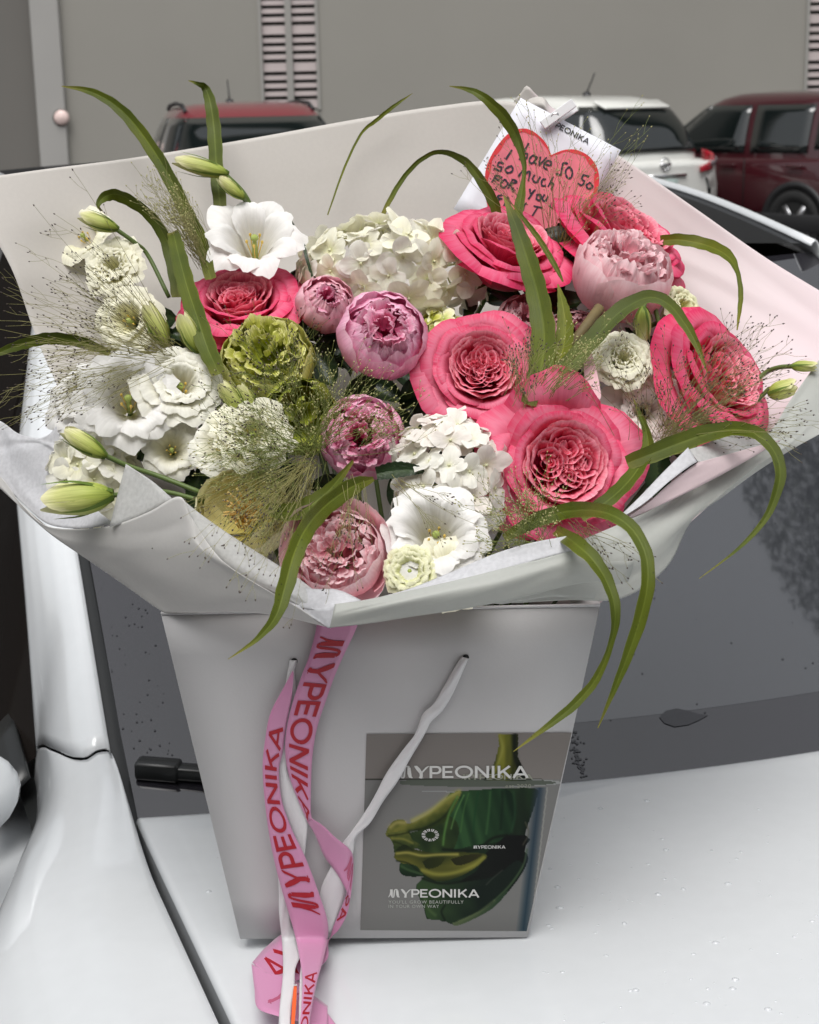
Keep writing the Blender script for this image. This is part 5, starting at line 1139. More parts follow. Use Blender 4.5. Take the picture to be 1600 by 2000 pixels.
def peony(px, py, d, face, dy, label, seed=0, pal='peo_pale', inner=None, minis=46, mr=.55, name='peony', cat='peony', closed=1.0, spin=0, guard=0, group='peony', mini_s=.30):
    rnd = random.Random(seed); root = flower_root(name, label, cat, GRP.get(group, group), px, py, d, face, dy, spin); A = FMAT[pal]; B = FMAT[inner or pal + '_in']
    k_ = closed
    sm = name != 'peony'
    specs = [
     (5, [(.06, -.86), (.98, -.92), (1.12, .10), (1.0 - .16 * k_, .42)], 50, A, .10, 1),
     (6, [(.06, -.84), (.92, -.80), (1.05, .16), (.94 - .22 * k_, .46)], 40, A, .12, 1),
     (9, [(.06, -.80), (.84, -.66), (.98, .18), (.84 - .26 * k_, .50)], 25, A, .16, .97),
    ]
    if k_ > .6: specs += [(9, [(.06, -.74), (.76, -.56), (.88, .28), (.70 - .22 * k_, .60)], 24, A, .16, .96), (8, [(.06, -.7), (.64, -.5), (.72, .32), (.56 - .2 * k_, .64)], 25, B, .16, .95)]
    if guard: specs.insert(0, (guard, [(.06, -.86), (1.0, -1.0), (1.2, -.1), (1.28, .32)], 52, A, .1, 1))
    for li, (n, prof, ph, mat, tj, sc_) in enumerate(specs):
        for k in range(n):
            vi = k % 4
            me = petal_mesh(('peony', k_, guard, li, vi), lambda: cup(prof, ph, .18, 2.8, 0, .06, 2.8, li * 5 + vi + 60, 0, 13, 9, notch=.05 + .03 * (vi % 2)), mat)
            child('petal', me, root, TR(0, 0, rnd.uniform(-.06, .05) if li else 0) @ RZ(seed + li * .57 + 2 * math.pi * k / n + rnd.uniform(-.2, .2)) @ RY(rnd.uniform(-tj, tj * .6)) @ SC(sc_ * rnd.uniform(.93, 1.04)))
    for k in range(minis):
        rho = mr * math.sqrt((k + .5) / minis); a = k * 2.39996 + rnd.uniform(-.3, .3); s = mini_s * rnd.uniform(.75, 1.15)
        z = .38 + .24 * (1 - (rho / mr) ** 2) + rnd.uniform(-.05, .05)
        if k % 3 == 0:
            me = petal_mesh(('mini', k % 4), lambda: cup([(.1, -.7), (.50, -.6), (.68, .05), (.50, .46)], 60, .22, 2.4, 0, .17, 3.0, 90 + k % 4, 0, 10, 7, neck=.6, notch=.05), B)
            mt = RY(.30 * rho + rnd.uniform(-.35, .35)) @ TR(-.45 * s, 0, 0) @ SC(s * 1.25)
        else:
            me = petal_mesh(('tongue', k % 5), lambda: cup([(.05, -.55), (.30, -.45), (.72, -.10), (.98, .26)], 38, .30, 2.2, 0, .15, 3.0, 70 + k % 5, .10, 9, 8, neck=.8, notch=.06), B)
            mt = TR(0, 0, -.04) @ RY(.25 * rho + rnd.uniform(-.75, .05)) @ SC(s * 1.15)
        child('petal', me, root, TR(rho * math.cos(a), rho * math.sin(a), z) @ RZ(a + rnd.uniform(-.9, .9)) @ mt)
    stem_to(root, -.85, 'stem'); sepals(root, 4, -.86, .6); return root

def lisianthus(px, py, d, face, dy, label, seed=0, pal='white', spin=0, n=(6, 5), flare=1.0, ruf=.07, deep=0, extra=0, point=.0, group='lisianthus', name='lisianthus', core=True):
    rnd = random.Random(seed); root = flower_root(name, label, 'lisianthus', GRP[group], px, py, d, face, dy, spin); A = FMAT[pal]
    specs = [(n[0], [(.05, -.95), (.30, -.85), (.55, .05 + deep), (.78, .12), (1.06 * flare, -.02)], 44), (n[1], [(.05, -.9), (.26, -.75), (.46, .10 + deep), (.66, .20), (.88 * flare, .12)], 42)]
    for e in range(extra): specs.append((5, [(.05, -.8), (.2, -.6), (.36 - .08 * e, .12 + .05 * e), (.5 - .1 * e, .26), (.62 - .16 * e, .24)], 46))
    for li, (m_, prof, ph) in enumerate(specs):
        ring(root, ('lis', li, flare, ruf, deep, point, m_, seed % 3), m_, lambda vi, prof=prof, ph=ph, li=li: cup(prof, ph, .24, 2.4, point, ruf, 3.4, seed % 3 * 11 + li * 4 + vi + 120, .05, 14, 10, neck=.5), A, seed + li * .55, .14, rnd, variants=3)
    if core:
        q = MB(); q.tube([(0, 0, -.75), (0, 0, -.35), (0, 0, -.05)], [.07, .06, .03], 7); q.lathe([(.0, .02), (.07, .0), (.09, -.05), (.03, -.08)], 8); q.build('pistil', FMAT['pistil'], root, local=True)
        for k in range(5):
            a = k * 1.257 + .4; q = MB(); q.tube([(.04 * math.cos(a), .04 * math.sin(a), -.7), (.12 * math.cos(a), .12 * math.sin(a), -.35), (.17 * math.cos(a), .17 * math.sin(a), -.12)], .012, 4); q.lathe([(.0, .05), (.03, .02), (.03, -.03), (0, -.05)], 6, 'z', TR(.17 * math.cos(a), .17 * math.sin(a), -.1)); q.build('stamen', FMAT['stamen'], root, local=True)
    stem_to(root, -.92); return root

def bud(p0, p1, wpx, dy, label, seed=0, pal='bud', toward=0.0, stem_pts=None):
    """closed lisianthus bud from base p0 to tip p1 (picture pixels)"""
    rnd = random.Random(seed); a = PY(*p0, FY(*p0) + dy); b = PY(*p1, FY(*p0) + dy - toward); L_ = (b - a).length
    z = (b - a).normalized(); x = z.orthogonal().normalized(); y = z.cross(x); root = empty('lisianthus_bud', a)
    s = wpx / 2 * depth_scale(a) / .5; zs = L_ / s
    root.matrix_world = Matrix.Translation(a) @ Matrix((x, y, z)).transposed().to_4x4() @ SC(s); tag(root, label, 'flower bud', GRP['bud'])
    for k in range(5):
        q_key = ('bud', round(zs, 1), k % 2)
        me = petal_mesh(q_key, lambda: cup([(.06, 0), (.42, .10 * zs), (.60, .48 * zs), (.36, .80 * zs), (.20 + .10 * (k % 2), 1.0 * zs)], 58, .22, 2.0, .05, .035, 3, 150 + k % 2, .05 * (k % 2), 8, 12, neck=.95), FMAT[pal])
        child('petal', me, root, RZ(2 * math.pi * k / 5 + rnd.uniform(-.1, .1)) @ SC(1 - .02 * k, 1 - .02 * k, 1 - .03 * (k % 3)))
    for k in range(4):
        sl = rnd.uniform(.55, .95) * zs
        q = MB(); an = 2 * math.pi * k / 4 + .4; q.grid(lambda u, v: tuple(RZ(an) @ Vector(((.11 + .47 * math.sin(min(1, v * 1.5) * 1.5) + .02 - .04 * v) * 1.0, (u - .5) * .16 * (1 - v) ** .7, sl * v))), 3, 9); q.build('sepal', FMAT['sepal'], root, local=True)
    mw = Matrix(root.matrix_basis); inv = mw.inverted()
    if stem_pts: pts = [a + z * .004] + [PY(px_, py_, FY(px_, py_) + dy + .015 * (i + 1)) for i, (px_, py_) in enumerate(stem_pts)]
    else: pts = [a + z * .004, a - z * L_ * .5 + Vector((0, .01, -.01)), a.lerp(ANCHOR, .55), ANCHOR + Vector((rnd.uniform(-.04, .04), 0, 0))]
    q = MB(); q.tube([inv @ Vector(p) for p in cr([tuple(p) for p in pts], 14)], .0019 / s, 6); q.build('stem', FMAT['stem'], root, local=True)
    return root

def hydrangea(px, py, wpx, hpx, face, dy, label, n, fl, seed=0, pals=('hyd', 'hyd_c'), zmin=-.15, depth=.8):
    rnd = random.Random(seed); loc0 = (px, py); root = flower_root('hydrangea', label, 'hydrangea', GRP['hydrangea'], px, py, wpx, face, dy)
    asp = hpx / wpx; mats = [FMAT[p] for p in pals]
    def place(p, nn, s, spin, k):
        mat = mats[rnd.randrange(len(mats))]
        bead = petal_mesh('bead', lambda: MB().lathe([(.0, .13), (.05, .12), (.075, .07), (.05, .0), (.03, -.5)], 7), FMAT['bead'])
        fo = child('floret', bead, root, TR(*p) @ nn.to_track_quat('Z', 'Y').to_matrix().to_4x4() @ RZ(spin) @ SC(s))
        for j in range(4):
            vi = (k + j) % 4
            me = petal_mesh(('hyd', vi), lambda: cup([(.03, .0), (.30, .05), (.66, .13), (1.02, .04 - .05 * (vi % 3))], 47, .42, 2.0, 0, .11, 2.0, 200 + vi, .0, 10, 8, neck=.95), mat)
            child('petal', me, fo, TR(0, 0, -.012 * (j % 2)) @ RZ(j * math.pi / 2 + rnd.uniform(-.12, .12)) @ RY(rnd.uniform(-.42, .10)) @ SC(rnd.uniform(.92, 1.08)))
    for layer, (cnt, rad) in enumerate(((n, 1.0), (int(n * .45), .78))):
        for k in range(cnt):
            z = zmin + (1 - zmin) * (k + .5) / cnt; a = k * 2.39996 + layer; r = math.sqrt(max(0, 1 - z * z))
            nrm = Vector((r * math.cos(a), r * math.sin(a), z)); p = Vector((nrm.x * .84, nrm.y * asp * .84, nrm.z * depth * max(asp, .6) - .25)) * rnd.uniform(.93, 1.07) * rad
            nn = (Vector((nrm.x, nrm.y / max(asp, .5), nrm.z / .9)).normalized() + Vector((rnd.gauss(0, .27), rnd.gauss(0, .27), rnd.gauss(0, .18)))).normalized()
            place(p, nn, fl / (wpx / 2) * rnd.uniform(.82, 1.15), rnd.uniform(0, 6.28), k)
    stem_to(root, -.3, 'stem', .003)
    return root

# ------------------------------------------------------------------ roses
rose(470, 592, 205, (-.05, .75, .75), .015, 'deep pink rose half hidden below the open white bell flower', 1, 'rose', spin=.3)
rose(994, 478, 218, (.30, .72, .60), .0, 'pink rose in side view, leftmost of the two below the heart card', 2, 'rose', spin=1.0, open_=.95)
rose(1222, 462, 250, (.45, .70, .50), .03, 'pink rose in side view behind the pale pink peony', 3, 'rose', spin=2.2, open_=1.0)
rose(940, 722, 210, (.02, .22, 1), -.015, 'fully open pink rose facing the camera, its heart quartered', 4, 'rose2', spin=.4, swirls=((.5, .15), (2.0, .17), (3.7, .16), (5.3, .16)))
rose(1098, 908, 252, (.16, .10, 1), -.02, 'largest pink rose with pointed outer petals and two swirled hearts', 5, 'rose2', spin=.2, swirls=((1.25, .19), (4.6, .20), (2.95, .24), (6.1, .24)), point=.20, open_=1.05)
rose(1405, 738, 245, (.62, .35, .65), .0, 'pink rose at the right rim of the wrapping paper', 6, 'rose', spin=1.4)
# ------------------------------------------------------------------ peonies
peony(1216, 532, 200, (.24, .78, .72), -.02, 'pale pink peony, its rounded bowl of petals facing upward, topmost peony', 11, 'peo_pale', minis=60, mr=.56, closed=.72, mini_s=.22)
peony(748, 655, 186, (.16, .28, 1), -.03, 'round mauve pink peony at the centre of the bouquet', 12, 'peo_mauve', minis=20, mr=.30, closed=1.3)
peony(636, 592, 122, (.22, .35, .9), .0, 'small streaked pink peony bud beside the mauve peony', 13, 'peo_bud', 'peo_mauve_in', minis=12, mr=.25, closed=1.45)
peony(704, 855, 172, (.05, .10, 1), .01, 'ruffled dark pink peony below the mauve peony', 14, 'peo_mauve', 'peo_mauve_in', minis=44, mr=.56, closed=.95, mini_s=.24)
peony(662, 1085, 182, (-.10, .30, .95), -.012, 'pale pink peony with broad outer petals, lowest in the bouquet', 15, 'peo_pale', 'peo_pale_in', minis=60, mr=.60, closed=.6, guard=5, mini_s=.22)
peony(1028, 632, 122, (.1, .5, .9), .03, 'pale pink peony half hidden behind the wide green blade', 16, 'peo_pale', minis=18, mr=.4, closed=1.0)
peony(1120, 660, 120, (.1, .3, .9), .05, 'faded blush peony in shadow behind the green blades', 17, 'peo_pale', 'peo_pale', minis=12, mr=.4, closed=.8)
peony(525, 712, 186, (.0, .45, .9), -.005, 'lime green ruffled flower like a cabbage head', 21, 'green', 'green', minis=44, mr=.58, closed=.55, name='parrot_tulip', cat='green flower', group='green parrot tulips', mini_s=.34)
peony(588, 815, 150, (.25, -.05, 1), .0, 'dark lime green flower with loose ruffled petals beside the pink peony', 22, 'green_dk', 'green_dk', minis=14, mr=.5, closed=.1, name='parrot_tulip', cat='green flower', group='green parrot tulips', mini_s=.42)
y_ = peony(478, 1010, 184, (-.05, .5, .9), .005, 'soft yellow flower with golden threads, low on the left', 23, 'yellow', 'yellow', minis=0, mr=.4, closed=.0, name='yellow_peony', cat='peony', group='peony')
rnd = random.Random(77)
for k in range(46):
    a = rnd.uniform(0, 6.28); r0 = rnd.uniform(.02, .25); r1 = r0 + rnd.uniform(.05, .30); q = MB(); z1 = rnd.uniform(.2, .48)
    q.tube([(r0 * math.cos(a), r0 * math.sin(a), -.2), (r0 * 1.2 * math.cos(a), r0 * 1.2 * math.sin(a), z1 * .6), (r1 * math.cos(a + .3), r1 * math.sin(a + .3), z1)], [.012, .018, .026], 4); q.build('stamen', FMAT['thread'], y_, local=True)
# ------------------------------------------------------------------ lisianthus
lisianthus(497, 462, 188, (.05, .52, .85), -.02, 'open white bell flower with yellow throat, standing above the pink rose', 31, 'white', spin=.5, n=(5, 5), flare=1.08, ruf=.06, deep=.10, point=.26)
lisianthus(162, 782, 165, (-.40, .42, .8), .015, 'white ruffled flower at the left end of its cluster', 32, 'white', spin=.2, extra=1, ruf=.10)
lisianthus(250, 776, 192, (.10, .32, .95), -.03, 'large open white flower in the middle of the left cluster', 33, 'white', spin=.9, n=(6, 6), ruf=.10, deep=.05)
lisianthus(352, 752, 172, (.22, .45, .9), -.02, 'white flower with curled petals at the right end of the left cluster', 34, 'white_c', spin=1.5, extra=2)
lisianthus(335, 878, 110, (.1, .1, 1), .012, 'small white flower hanging under the left cluster', 35, 'white_c', spin=.3)
lisianthus(428, 868, 122, (-.35, .35, .9), -.012, 'creamy white cup flower beside the moss green petals', 36, 'white_c', spin=1.1)
lisianthus(494, 846, 160, (.22, .45, .9), -.03, 'crumpled cream flower with many folds below the green flower', 37, 'cream', spin=.7, extra=3, ruf=.12)
lisianthus(852, 1042, 196, (.0, .42, .95), -.03, 'open white flower with dark throat at the front of the bouquet', 38, 'white', spin=.8, n=(6, 6), ruf=.09)
lisianthus(800, 1115, 120, (-.15, .15, 1), -.02, 'greenish cream half open flower at the front paper edge', 39, 'lime_white', spin=.4, flare=.8, extra=2)
lisianthus(880, 1118, 130, (.1, .35, 1), -.012, 'pale yellow petals lying on the front paper fold', 40, 'cream', spin=.1, flare=1.1)
lisianthus(1216, 702, 138, (.05, .30, .95), -.02, 'cream rose shaped flower right of the wide green blades', 41, 'cream', spin=.6, extra=4, flare=.82, core=False)
lisianthus(1332, 602, 118, (.55, .35, .75), .0, 'greenish white flower beneath the pale pink peony', 42, 'lime_white', spin=.4, extra=3, flare=.8, core=False)
lisianthus(1265, 800, 170, (.05, .15, 1), .02, 'white flower in shadow under the cream flower', 43, 'hyd_g', spin=1.0, extra=2, ruf=.10, core=False)
lisianthus(160, 458, 120, (-.3, .35, .85), .03, 'cream flower near the upper left paper edge', 44, 'cream', spin=.3)
lisianthus(222, 520, 118, (-.15, .35, .95), .01, 'fringed cream flower behind the left grass spray', 45, 'cream', spin=.9, extra=3, ruf=.11, core=False)
lisianthus(250, 625, 130, (-.2, .1, 1), .03, 'cream flower shaded behind the grass, above the left cluster', 46, 'cream', spin=.2, extra=1)
# ------------------------------------------------------------------ buds
bud((447, 340), (337, 312), 38, -.03, 'long pale green bud pointing left above the open white bell flower', 51, stem_pts=[(475, 375), (492, 410), (500, 460)])
bud((478, 388), (425, 345), 30, -.035, 'smaller bud just beneath the long upper bud', 52, stem_pts=[(485, 400), (497, 430), (505, 470)])
bud((232, 448), (153, 420), 36, -.01, 'green bud lying left over the cream flowers', 53, stem_pts=[(265, 475), (290, 500), (330, 580)])
bud((325, 678), (284, 590), 46, -.02, 'upright pale green bud above the left white cluster', 54)
bud((388, 690), (352, 608), 44, -.022, 'upright frilled bud beside the cut green blade', 55)
bud((208, 892), (120, 838), 44, -.045, 'slender yellow green bud lying across the left white petals', 56, stem_pts=[(250, 910), (310, 930), (400, 965)])
bud((222, 966), (78, 982), 76, -.05, 'biggest bud, pale green, resting on the left paper corner', 57, stem_pts=[(260, 965), (320, 960), (400, 980)])
bud((1256, 598), (1257, 668), 38, -.05, 'short bud hanging over the cream flower', 58, stem_pts=[(1262, 585), (1275, 590), (1290, 640)])
bud((478, 812), (428, 742), 40, -.03, 'green bud leaning below the lime green flower', 59)
bud((498, 805), (466, 748), 34, -.028, 'narrow green bud right beside the leaning one', 60)
bud((1545, 715), (1600, 716), 26, -.02, 'thin green bud at the far right rim', 61, stem_pts=[(1520, 718), (1490, 732), (1440, 780)])
bud((1500, 770), (1560, 752), 44, .0, 'pale yellow bud tucked beside the right rose', 62)
# ------------------------------------------------------------------ hydrangeas
hydrangea(760, 503, 425, 240, (.0, .60, .85), .005, 'broad cream hydrangea head at the top centre', 48, 45, 71, ('hyd_c', 'hyd', 'hyd_c'))
hydrangea(880, 928, 255, 300, (.05, .42, 1), -.008, 'ivory hydrangea head in the lower centre, right of the dark pink peony', 42, 42, 72, ('hyd_g', 'hyd'))
hydrangea(180, 930, 190, 185, (-.25, .1, 1), .03, 'white hydrangea head at the left paper corner', 28, 42, 73, ('hyd', 'hyd_c'))
hydrangea(1290, 775, 150, 150, (.2, .25, 1), .045, 'shaded ivory hydrangea behind the fine grass on the right', 22, 38, 74, ('hyd_g', 'hyd_g'))
hydrangea(862, 640, 80, 80, (.1, .3, 1), .03, 'small green tinged hydrangea cluster between the mauve peony and open rose', 12, 24, 75, ('lime_white', 'green'))
# ================================================================== GRASS BLADES
def blade(label, pts, mat='leaf', roll=.0, dy=None, fold=.25, n=40, wave=.0):
    """pts: (px, py, width px, Y offset from the flower dome or absolute Y when > .9)"""
    pts = [(p[0], p[1], p[2], p[3] if p[3] > .8 else FY(p[0], p[1]) + p[3]) for p in pts]
    A = cr(pts, n); C_ = []; W_ = []
    for r in A:
        Y = r[3]
        C_.append(PY(r[0], r[1], Y)); W_.append(max(r[2] * .85, .8) / 2 * depth_scale(C_[-1]))
    root_loc = C_[0]; q = MB(); us = [0, .12, .3, .44, .5, .56, .7, .88, 1.0]; vs = []; uv = []
    for i, c in enumerate(C_):
        t = (C_[min(i + 1, n - 1)] - C_[max(i - 1, 0)]).normalized(); vw = (CAM - c).normalized()
        s = t.cross(vw); s = s.normalized() if s.length > 1e-4 else RT; nrm = s.cross(t).normalized()
        rl = roll * math.sin(i / (n - 1) * math.pi * 1.3); s2 = s * math.cos(rl) + nrm * math.sin(rl); n2 = nrm * math.cos(rl) - s * math.sin(rl)
        for u in us:
            x = 2 * u - 1; off = -fold * W_[i] * (abs(x)) + wave * W_[i] * math.sin(i * .9 + x * 2)
            ed = 1 + .06 * math.sin(i * 1.7 + (3 if x > 0 else 0)) if abs(x) > .9 else 1
            vs.append(c + s2 * x * W_[i] * ed - n2 * (off + fold * W_[i] * .5)); uv.append((u, i / (n - 1)))
    w = len(us); q.add(vs, [(j * w + k, j * w + k + 1, (j + 1) * w + k + 1, (j + 1) * w + k) for j in range(n - 1) for k in range(w - 1)], uv)
    me = q.mesh('millet_frond', FMAT[mat], True, root_loc); o = link('millet_frond', me); o.location = root_loc
    return tag(o, label, 'grass leaf', 'green grass blades in the bouquet')
blade('long blade arching to the upper left corner over the grey wall', [(412, 545, 26, -.02), (392, 470, 34, -.02), (365, 415, 36, -.02), (322, 330, 36, -.03), (270, 252, 32, -.04), (225, 205, 24, -.05), (175, 178, 16, -.06), (120, 168, 2, -.07)], roll=.5)
blade('straight upright blade with tip bent left, before the red car', [(432, 420, 30, -.0), (424, 340, 32, -.01), (419, 260, 33, -.01), (412, 205, 28, -.02), (401, 172, 18, -.02), (385, 163, 9, -.03), (368, 157, 2, -.03)], roll=.2)
blade('blade curling over in a hook above the left cream flowers', [(350, 580, 34, .0), (342, 530, 36, -.01), (325, 470, 36, -.02), (298, 425, 36, -.03), (262, 396, 34, -.04), (226, 380, 30, -.05), (202, 386, 22, -.06), (192, 402, 10, -.06), (200, 412, 3, -.055)], roll=.8, wave=.05)
blade('blade with cut tip and rusty red stain', [(428, 730, 34, -.04), (405, 680, 44, -.04), (385, 620, 44, -.045), (365, 560, 42, -.045), (349, 500, 38, -.045), (340, 462, 30, -.045), (336, 453, 22, -.045)], 'leaf', roll=.2)
blade('blade reaching flat to the left edge of the picture', [(215, 690, 14, -.04), (160, 668, 26, -.05), (100, 660, 30, -.06), (50, 670, 26, -.07), (0, 688, 16, -.08), (-50, 712, 4, -.09)], roll=.4)
blade('slender blade arching over the cream hydrangea to the left rose', [(972, 420, 22, .0), (962, 390, 26, -.01), (935, 345, 24, -.02), (905, 312, 20, -.02), (860, 296, 12, -.02), (822, 312, 11, -.02), (790, 345, 11, -.01), (765, 385, 12, .0), (745, 425, 10, .01)], roll=.5)
blade('thin blade tip crossing the upper paper edge', [(640, 420, 3, .06), (672, 330, 5, .05), (705, 262, 6, .04), (735, 235, 9, .03), (770, 207, 8, .02), (806, 182, 1, .02)], 'leaf_o')
blade('blade bending down across the heart card', [(1010, 432, 14, -.02), (1016, 395, 24, -.02), (1023, 350, 12, -.02), (1024, 318, 16, -.025), (1010, 270, 28, -.03), (985, 228, 30, -.04), (945, 190, 20, -.05), (915, 175, 12, -.05), (878, 168, 2, -.055)], roll=.7)
blade('widest blade standing before the half hidden peony', [(1032, 790, 36, -.05), (1056, 720, 56, -.055), (1062, 650, 58, -.055), (1050, 575, 52, -.06), (1030, 505, 44, -.06), (1008, 440, 30, -.065), (984, 382, 3, -.07)], roll=.25)
blade('narrow blade leaning right of the widest blade', [(1100, 550, 4, -.045), (1085, 520, 12, -.05), (1055, 470, 13, -.055), (1025, 430, 10, -.06), (1000, 398, 2, -.06)], 'leaf_o')
blade('broad lower blade tucked right of the widest blade', [(1070, 775, 30, -.04), (1092, 710, 44, -.042), (1104, 650, 42, -.045), (1100, 600, 26, -.05), (1090, 555, 3, -.05)], 'leaf_o', roll=.3)
blade('blade arching right over the cream flower and hanging bud', [(1060, 770, 40, -.04), (1105, 720, 46, -.045), (1160, 660, 46, -.055), (1210, 608, 44, -.065), (1265, 580, 34, -.075), (1305, 592, 28, -.08), (1338, 632, 24, -.085), (1362, 675, 16, -.085), (1382, 728, 2, -.08)], roll=.5)
blade('blade hanging down over the pinkish paper on the right', [(1290, 470, 24, .02), (1330, 468, 28, .01), (1380, 478, 32, .0), (1420, 498, 28, -.02), (1440, 530, 12, -.03), (1447, 570, 12, -.03), (1445, 605, 10, -.03), (1440, 645, 3, -.03)], 'leaf_o', roll=.5)
blade('long blade sweeping over the right paper rim with thin curling tip', [(1225, 905, 34, -.05), (1290, 880, 44, -.06), (1365, 852, 46, -.08), (1430, 838, 38, -.10), (1480, 848, 34, 1.11), (1515, 885, 30, 1.10), (1524, 935, 26, 1.09), (1500, 1005, 16, 1.08), (1460, 1055, 10, 1.07), (1420, 1090, 5, 1.06), (1366, 1130, 1.5, 1.05)], roll=.5)
blade('short blade curving round the right side of the largest rose', [(1135, 1010, 24, -.04), (1190, 975, 36, -.05), (1235, 930, 40, -.05), (1264, 880, 34, -.05), (1262, 840, 18, -.05), (1248, 805, 10, -.045), (1238, 780, 3, -.04)], roll=.6)
blade('long blade looping over the front fold and down the bag', [(985, 1052, 20, -.03), (1040, 1020, 34, -.04), (1110, 998, 40, -.055), (1180, 1000, 38, 1.02), (1232, 1030, 36, 1.0), (1262, 1085, 34, .985), (1264, 1150, 34, .975), (1244, 1230, 30, .97), (1215, 1310, 20, .965), (1190, 1370, 10, .963), (1168, 1422, 2, .962)], 'leaf', roll=.5)
blade('blade falling steeply to a point over the green print', [(1085, 1035, 22, -.035), (1120, 1058, 40, 1.03), (1158, 1092, 40, 1.01), (1188, 1140, 36, 1.0), (1202, 1195, 30, .99), (1194, 1255, 16, .985), (1165, 1325, 20, .98), (1120, 1378, 22, .975), (1065, 1422, 14, .972), (1003, 1468, 1.5, .97)], 'leaf', roll=.7)
blade('blade drooping across the lowest peony and over the bag edge', [(730, 935, 10, -.04), (690, 950, 40, -.05), (640, 985, 44, -.06), (600, 1030, 46, 1.03), (574, 1085, 44, 1.01), (556, 1150, 40, .995), (538, 1205, 26, .985), (500, 1250, 12, .98), (445, 1288, 1.5, .975)], 'leaf', roll=.4)
blade('curled dark blade over the yellow flower', [(520, 985, 14, -.03), (550, 1000, 46, -.035), (590, 995, 50, -.04), (640, 960, 30, -.045), (690, 900, 8, -.04)], 'leaf', roll=.6)
blade('thin blade lying along the upper hydrangea edge', [(610, 540, 6, .0), (598, 500, 8, -.01), (590, 470, 7, -.01), (560, 415, 2, -.01)], 'leaf_dk')
blade('dark pointed leaf blade below the ruffled pink peony', [(735, 925, 30, -.03), (775, 918, 40, -.035), (815, 918, 22, -.04), (832, 924, 2, -.04)], 'leaf_dk', roll=.3)
# rust stain on the cut blade
# ================================================================== DARK FOLIAGE between the flowers
def leafy(label, centre, n, spread, seed, size=(70, 110)):
    rnd = random.Random(seed); loc = PY(*centre, FY(*centre) + .06); root = empty('leafy_stem', loc); tag(root, label, 'foliage', 'dark leafy stems between the flowers')
    q = MB(); q.tube([loc, loc.lerp(ANCHOR, .5) + Vector((0, .01, 0)), ANCHOR], .002, 6); q.build('stem', FMAT['stem_dk'], root)
    for k in range(n):
        px, py = centre[0] + rnd.uniform(-spread[0], spread[0]), centre[1] + rnd.uniform(-spread[1], spread[1])
        c = PY(px, py, FY(px, py) + rnd.uniform(.035, .09)); L_ = rnd.uniform(*size) * depth_scale(c); a = rnd.uniform(0, 6.28)
        d = (RT * math.cos(a) + UP * math.sin(a) - FW * rnd.uniform(-.2, .5)).normalized(); vw = (-FW + Vector((rnd.gauss(0, .3), rnd.gauss(0, .3), .5 + rnd.gauss(0, .3)))).normalized(); s = d.cross(vw).normalized(); nn = s.cross(d)
        b = MB(); b.grid(lambda u, v: c + d * L_ * (v - .3) + s * (u - .5) * L_ * .52 * math.sin(math.pi * v ** .8) ** .8 + nn * (.12 * L_ * abs(2 * u - 1) - .18 * L_ * v * v), 4, 8)
        b.build('leaf', FMAT['leaf_dk'], root)
leafy('dark leaves showing between the mauve peony and green flower', (620, 720), 16, (90, 90), 301)
leafy('dark leaves in the gap under the open pink rose', (830, 800), 18, (110, 80), 302)
leafy('dark leaves behind the half hidden peony', (1010, 600), 16, (110, 60), 303)
leafy('dark leaves beside the cream flower', (1180, 760), 16, (90, 80), 304)
leafy('dark leaves under the right rim rose', (1330, 860), 14, (120, 60), 305)
leafy('dark leaves between the left white cluster and yellow flower', (370, 910), 14, (110, 60), 306)
leafy('dark leaves round the yellow flower', (540, 960), 16, (110, 70), 307)
leafy('dark leaves behind the ivory hydrangea', (900, 990), 18, (150, 110), 308)
leafy('dark leaves behind the small peony bud', (570, 600), 14, (90, 70), 309)
leafy('dark leaves below the largest rose', (1080, 1010), 14, (120, 40), 310)
leafy('dark leaves behind the open white bell flower', (400, 640), 12, (90, 70), 311)
leafy('dark leaves behind the two upper roses', (1110, 500), 10, (80, 50), 312)
# woody twig
q = MB(); a_, b_ = PY(1172, 600, FY(1172, 600) - .03), PY(1105, 690, FY(1105, 690) - .02)
tw = empty('twig', a_); tag(tw, 'short brown cut stem between the pale peony and green blades', 'stem'); q.tube([a_, (a_ + b_) / 2, b_], [.0042, .004, .0042], 8); q.build('stem', pbr('brown_stem', (.16, .12, .05), .7, var=.2, vscale=80), tw)
# fallen pale petal strips
for i_, (lab, pts) in enumerate((('narrow blush petal standing by the cream flower', [(1148, 690, 16, -.03), (1154, 730, 26, -.03), (1160, 770, 28, -.03), (1160, 780, 24, -.03)]),)):
    A = cr(pts, 14); q = MB(); vs = []
    for r in A:
        c = PY(r[0], r[1], FY(r[0], r[1]) + r[3]); w_ = r[2] / 2 * depth_scale(c); vs += [c - RT * w_, c + Vector((0, -.002, 0)), c + RT * w_]
    q.add(vs, [(3 * j + k, 3 * j + k + 1, 3 * j + 4 + k, 3 * j + 3 + k) for j in range(13) for k in range(2)], [(k / 2, .5 + j / 28) for j in range(14) for k in range(3)])
    c0 = PY(1155, 740, FY(1155, 740)); me = q.mesh('loose_petal', FMAT['peo_pale'], True, c0); o = link('loose_petal', me); o.location = c0; tag(o, lab, 'petal')

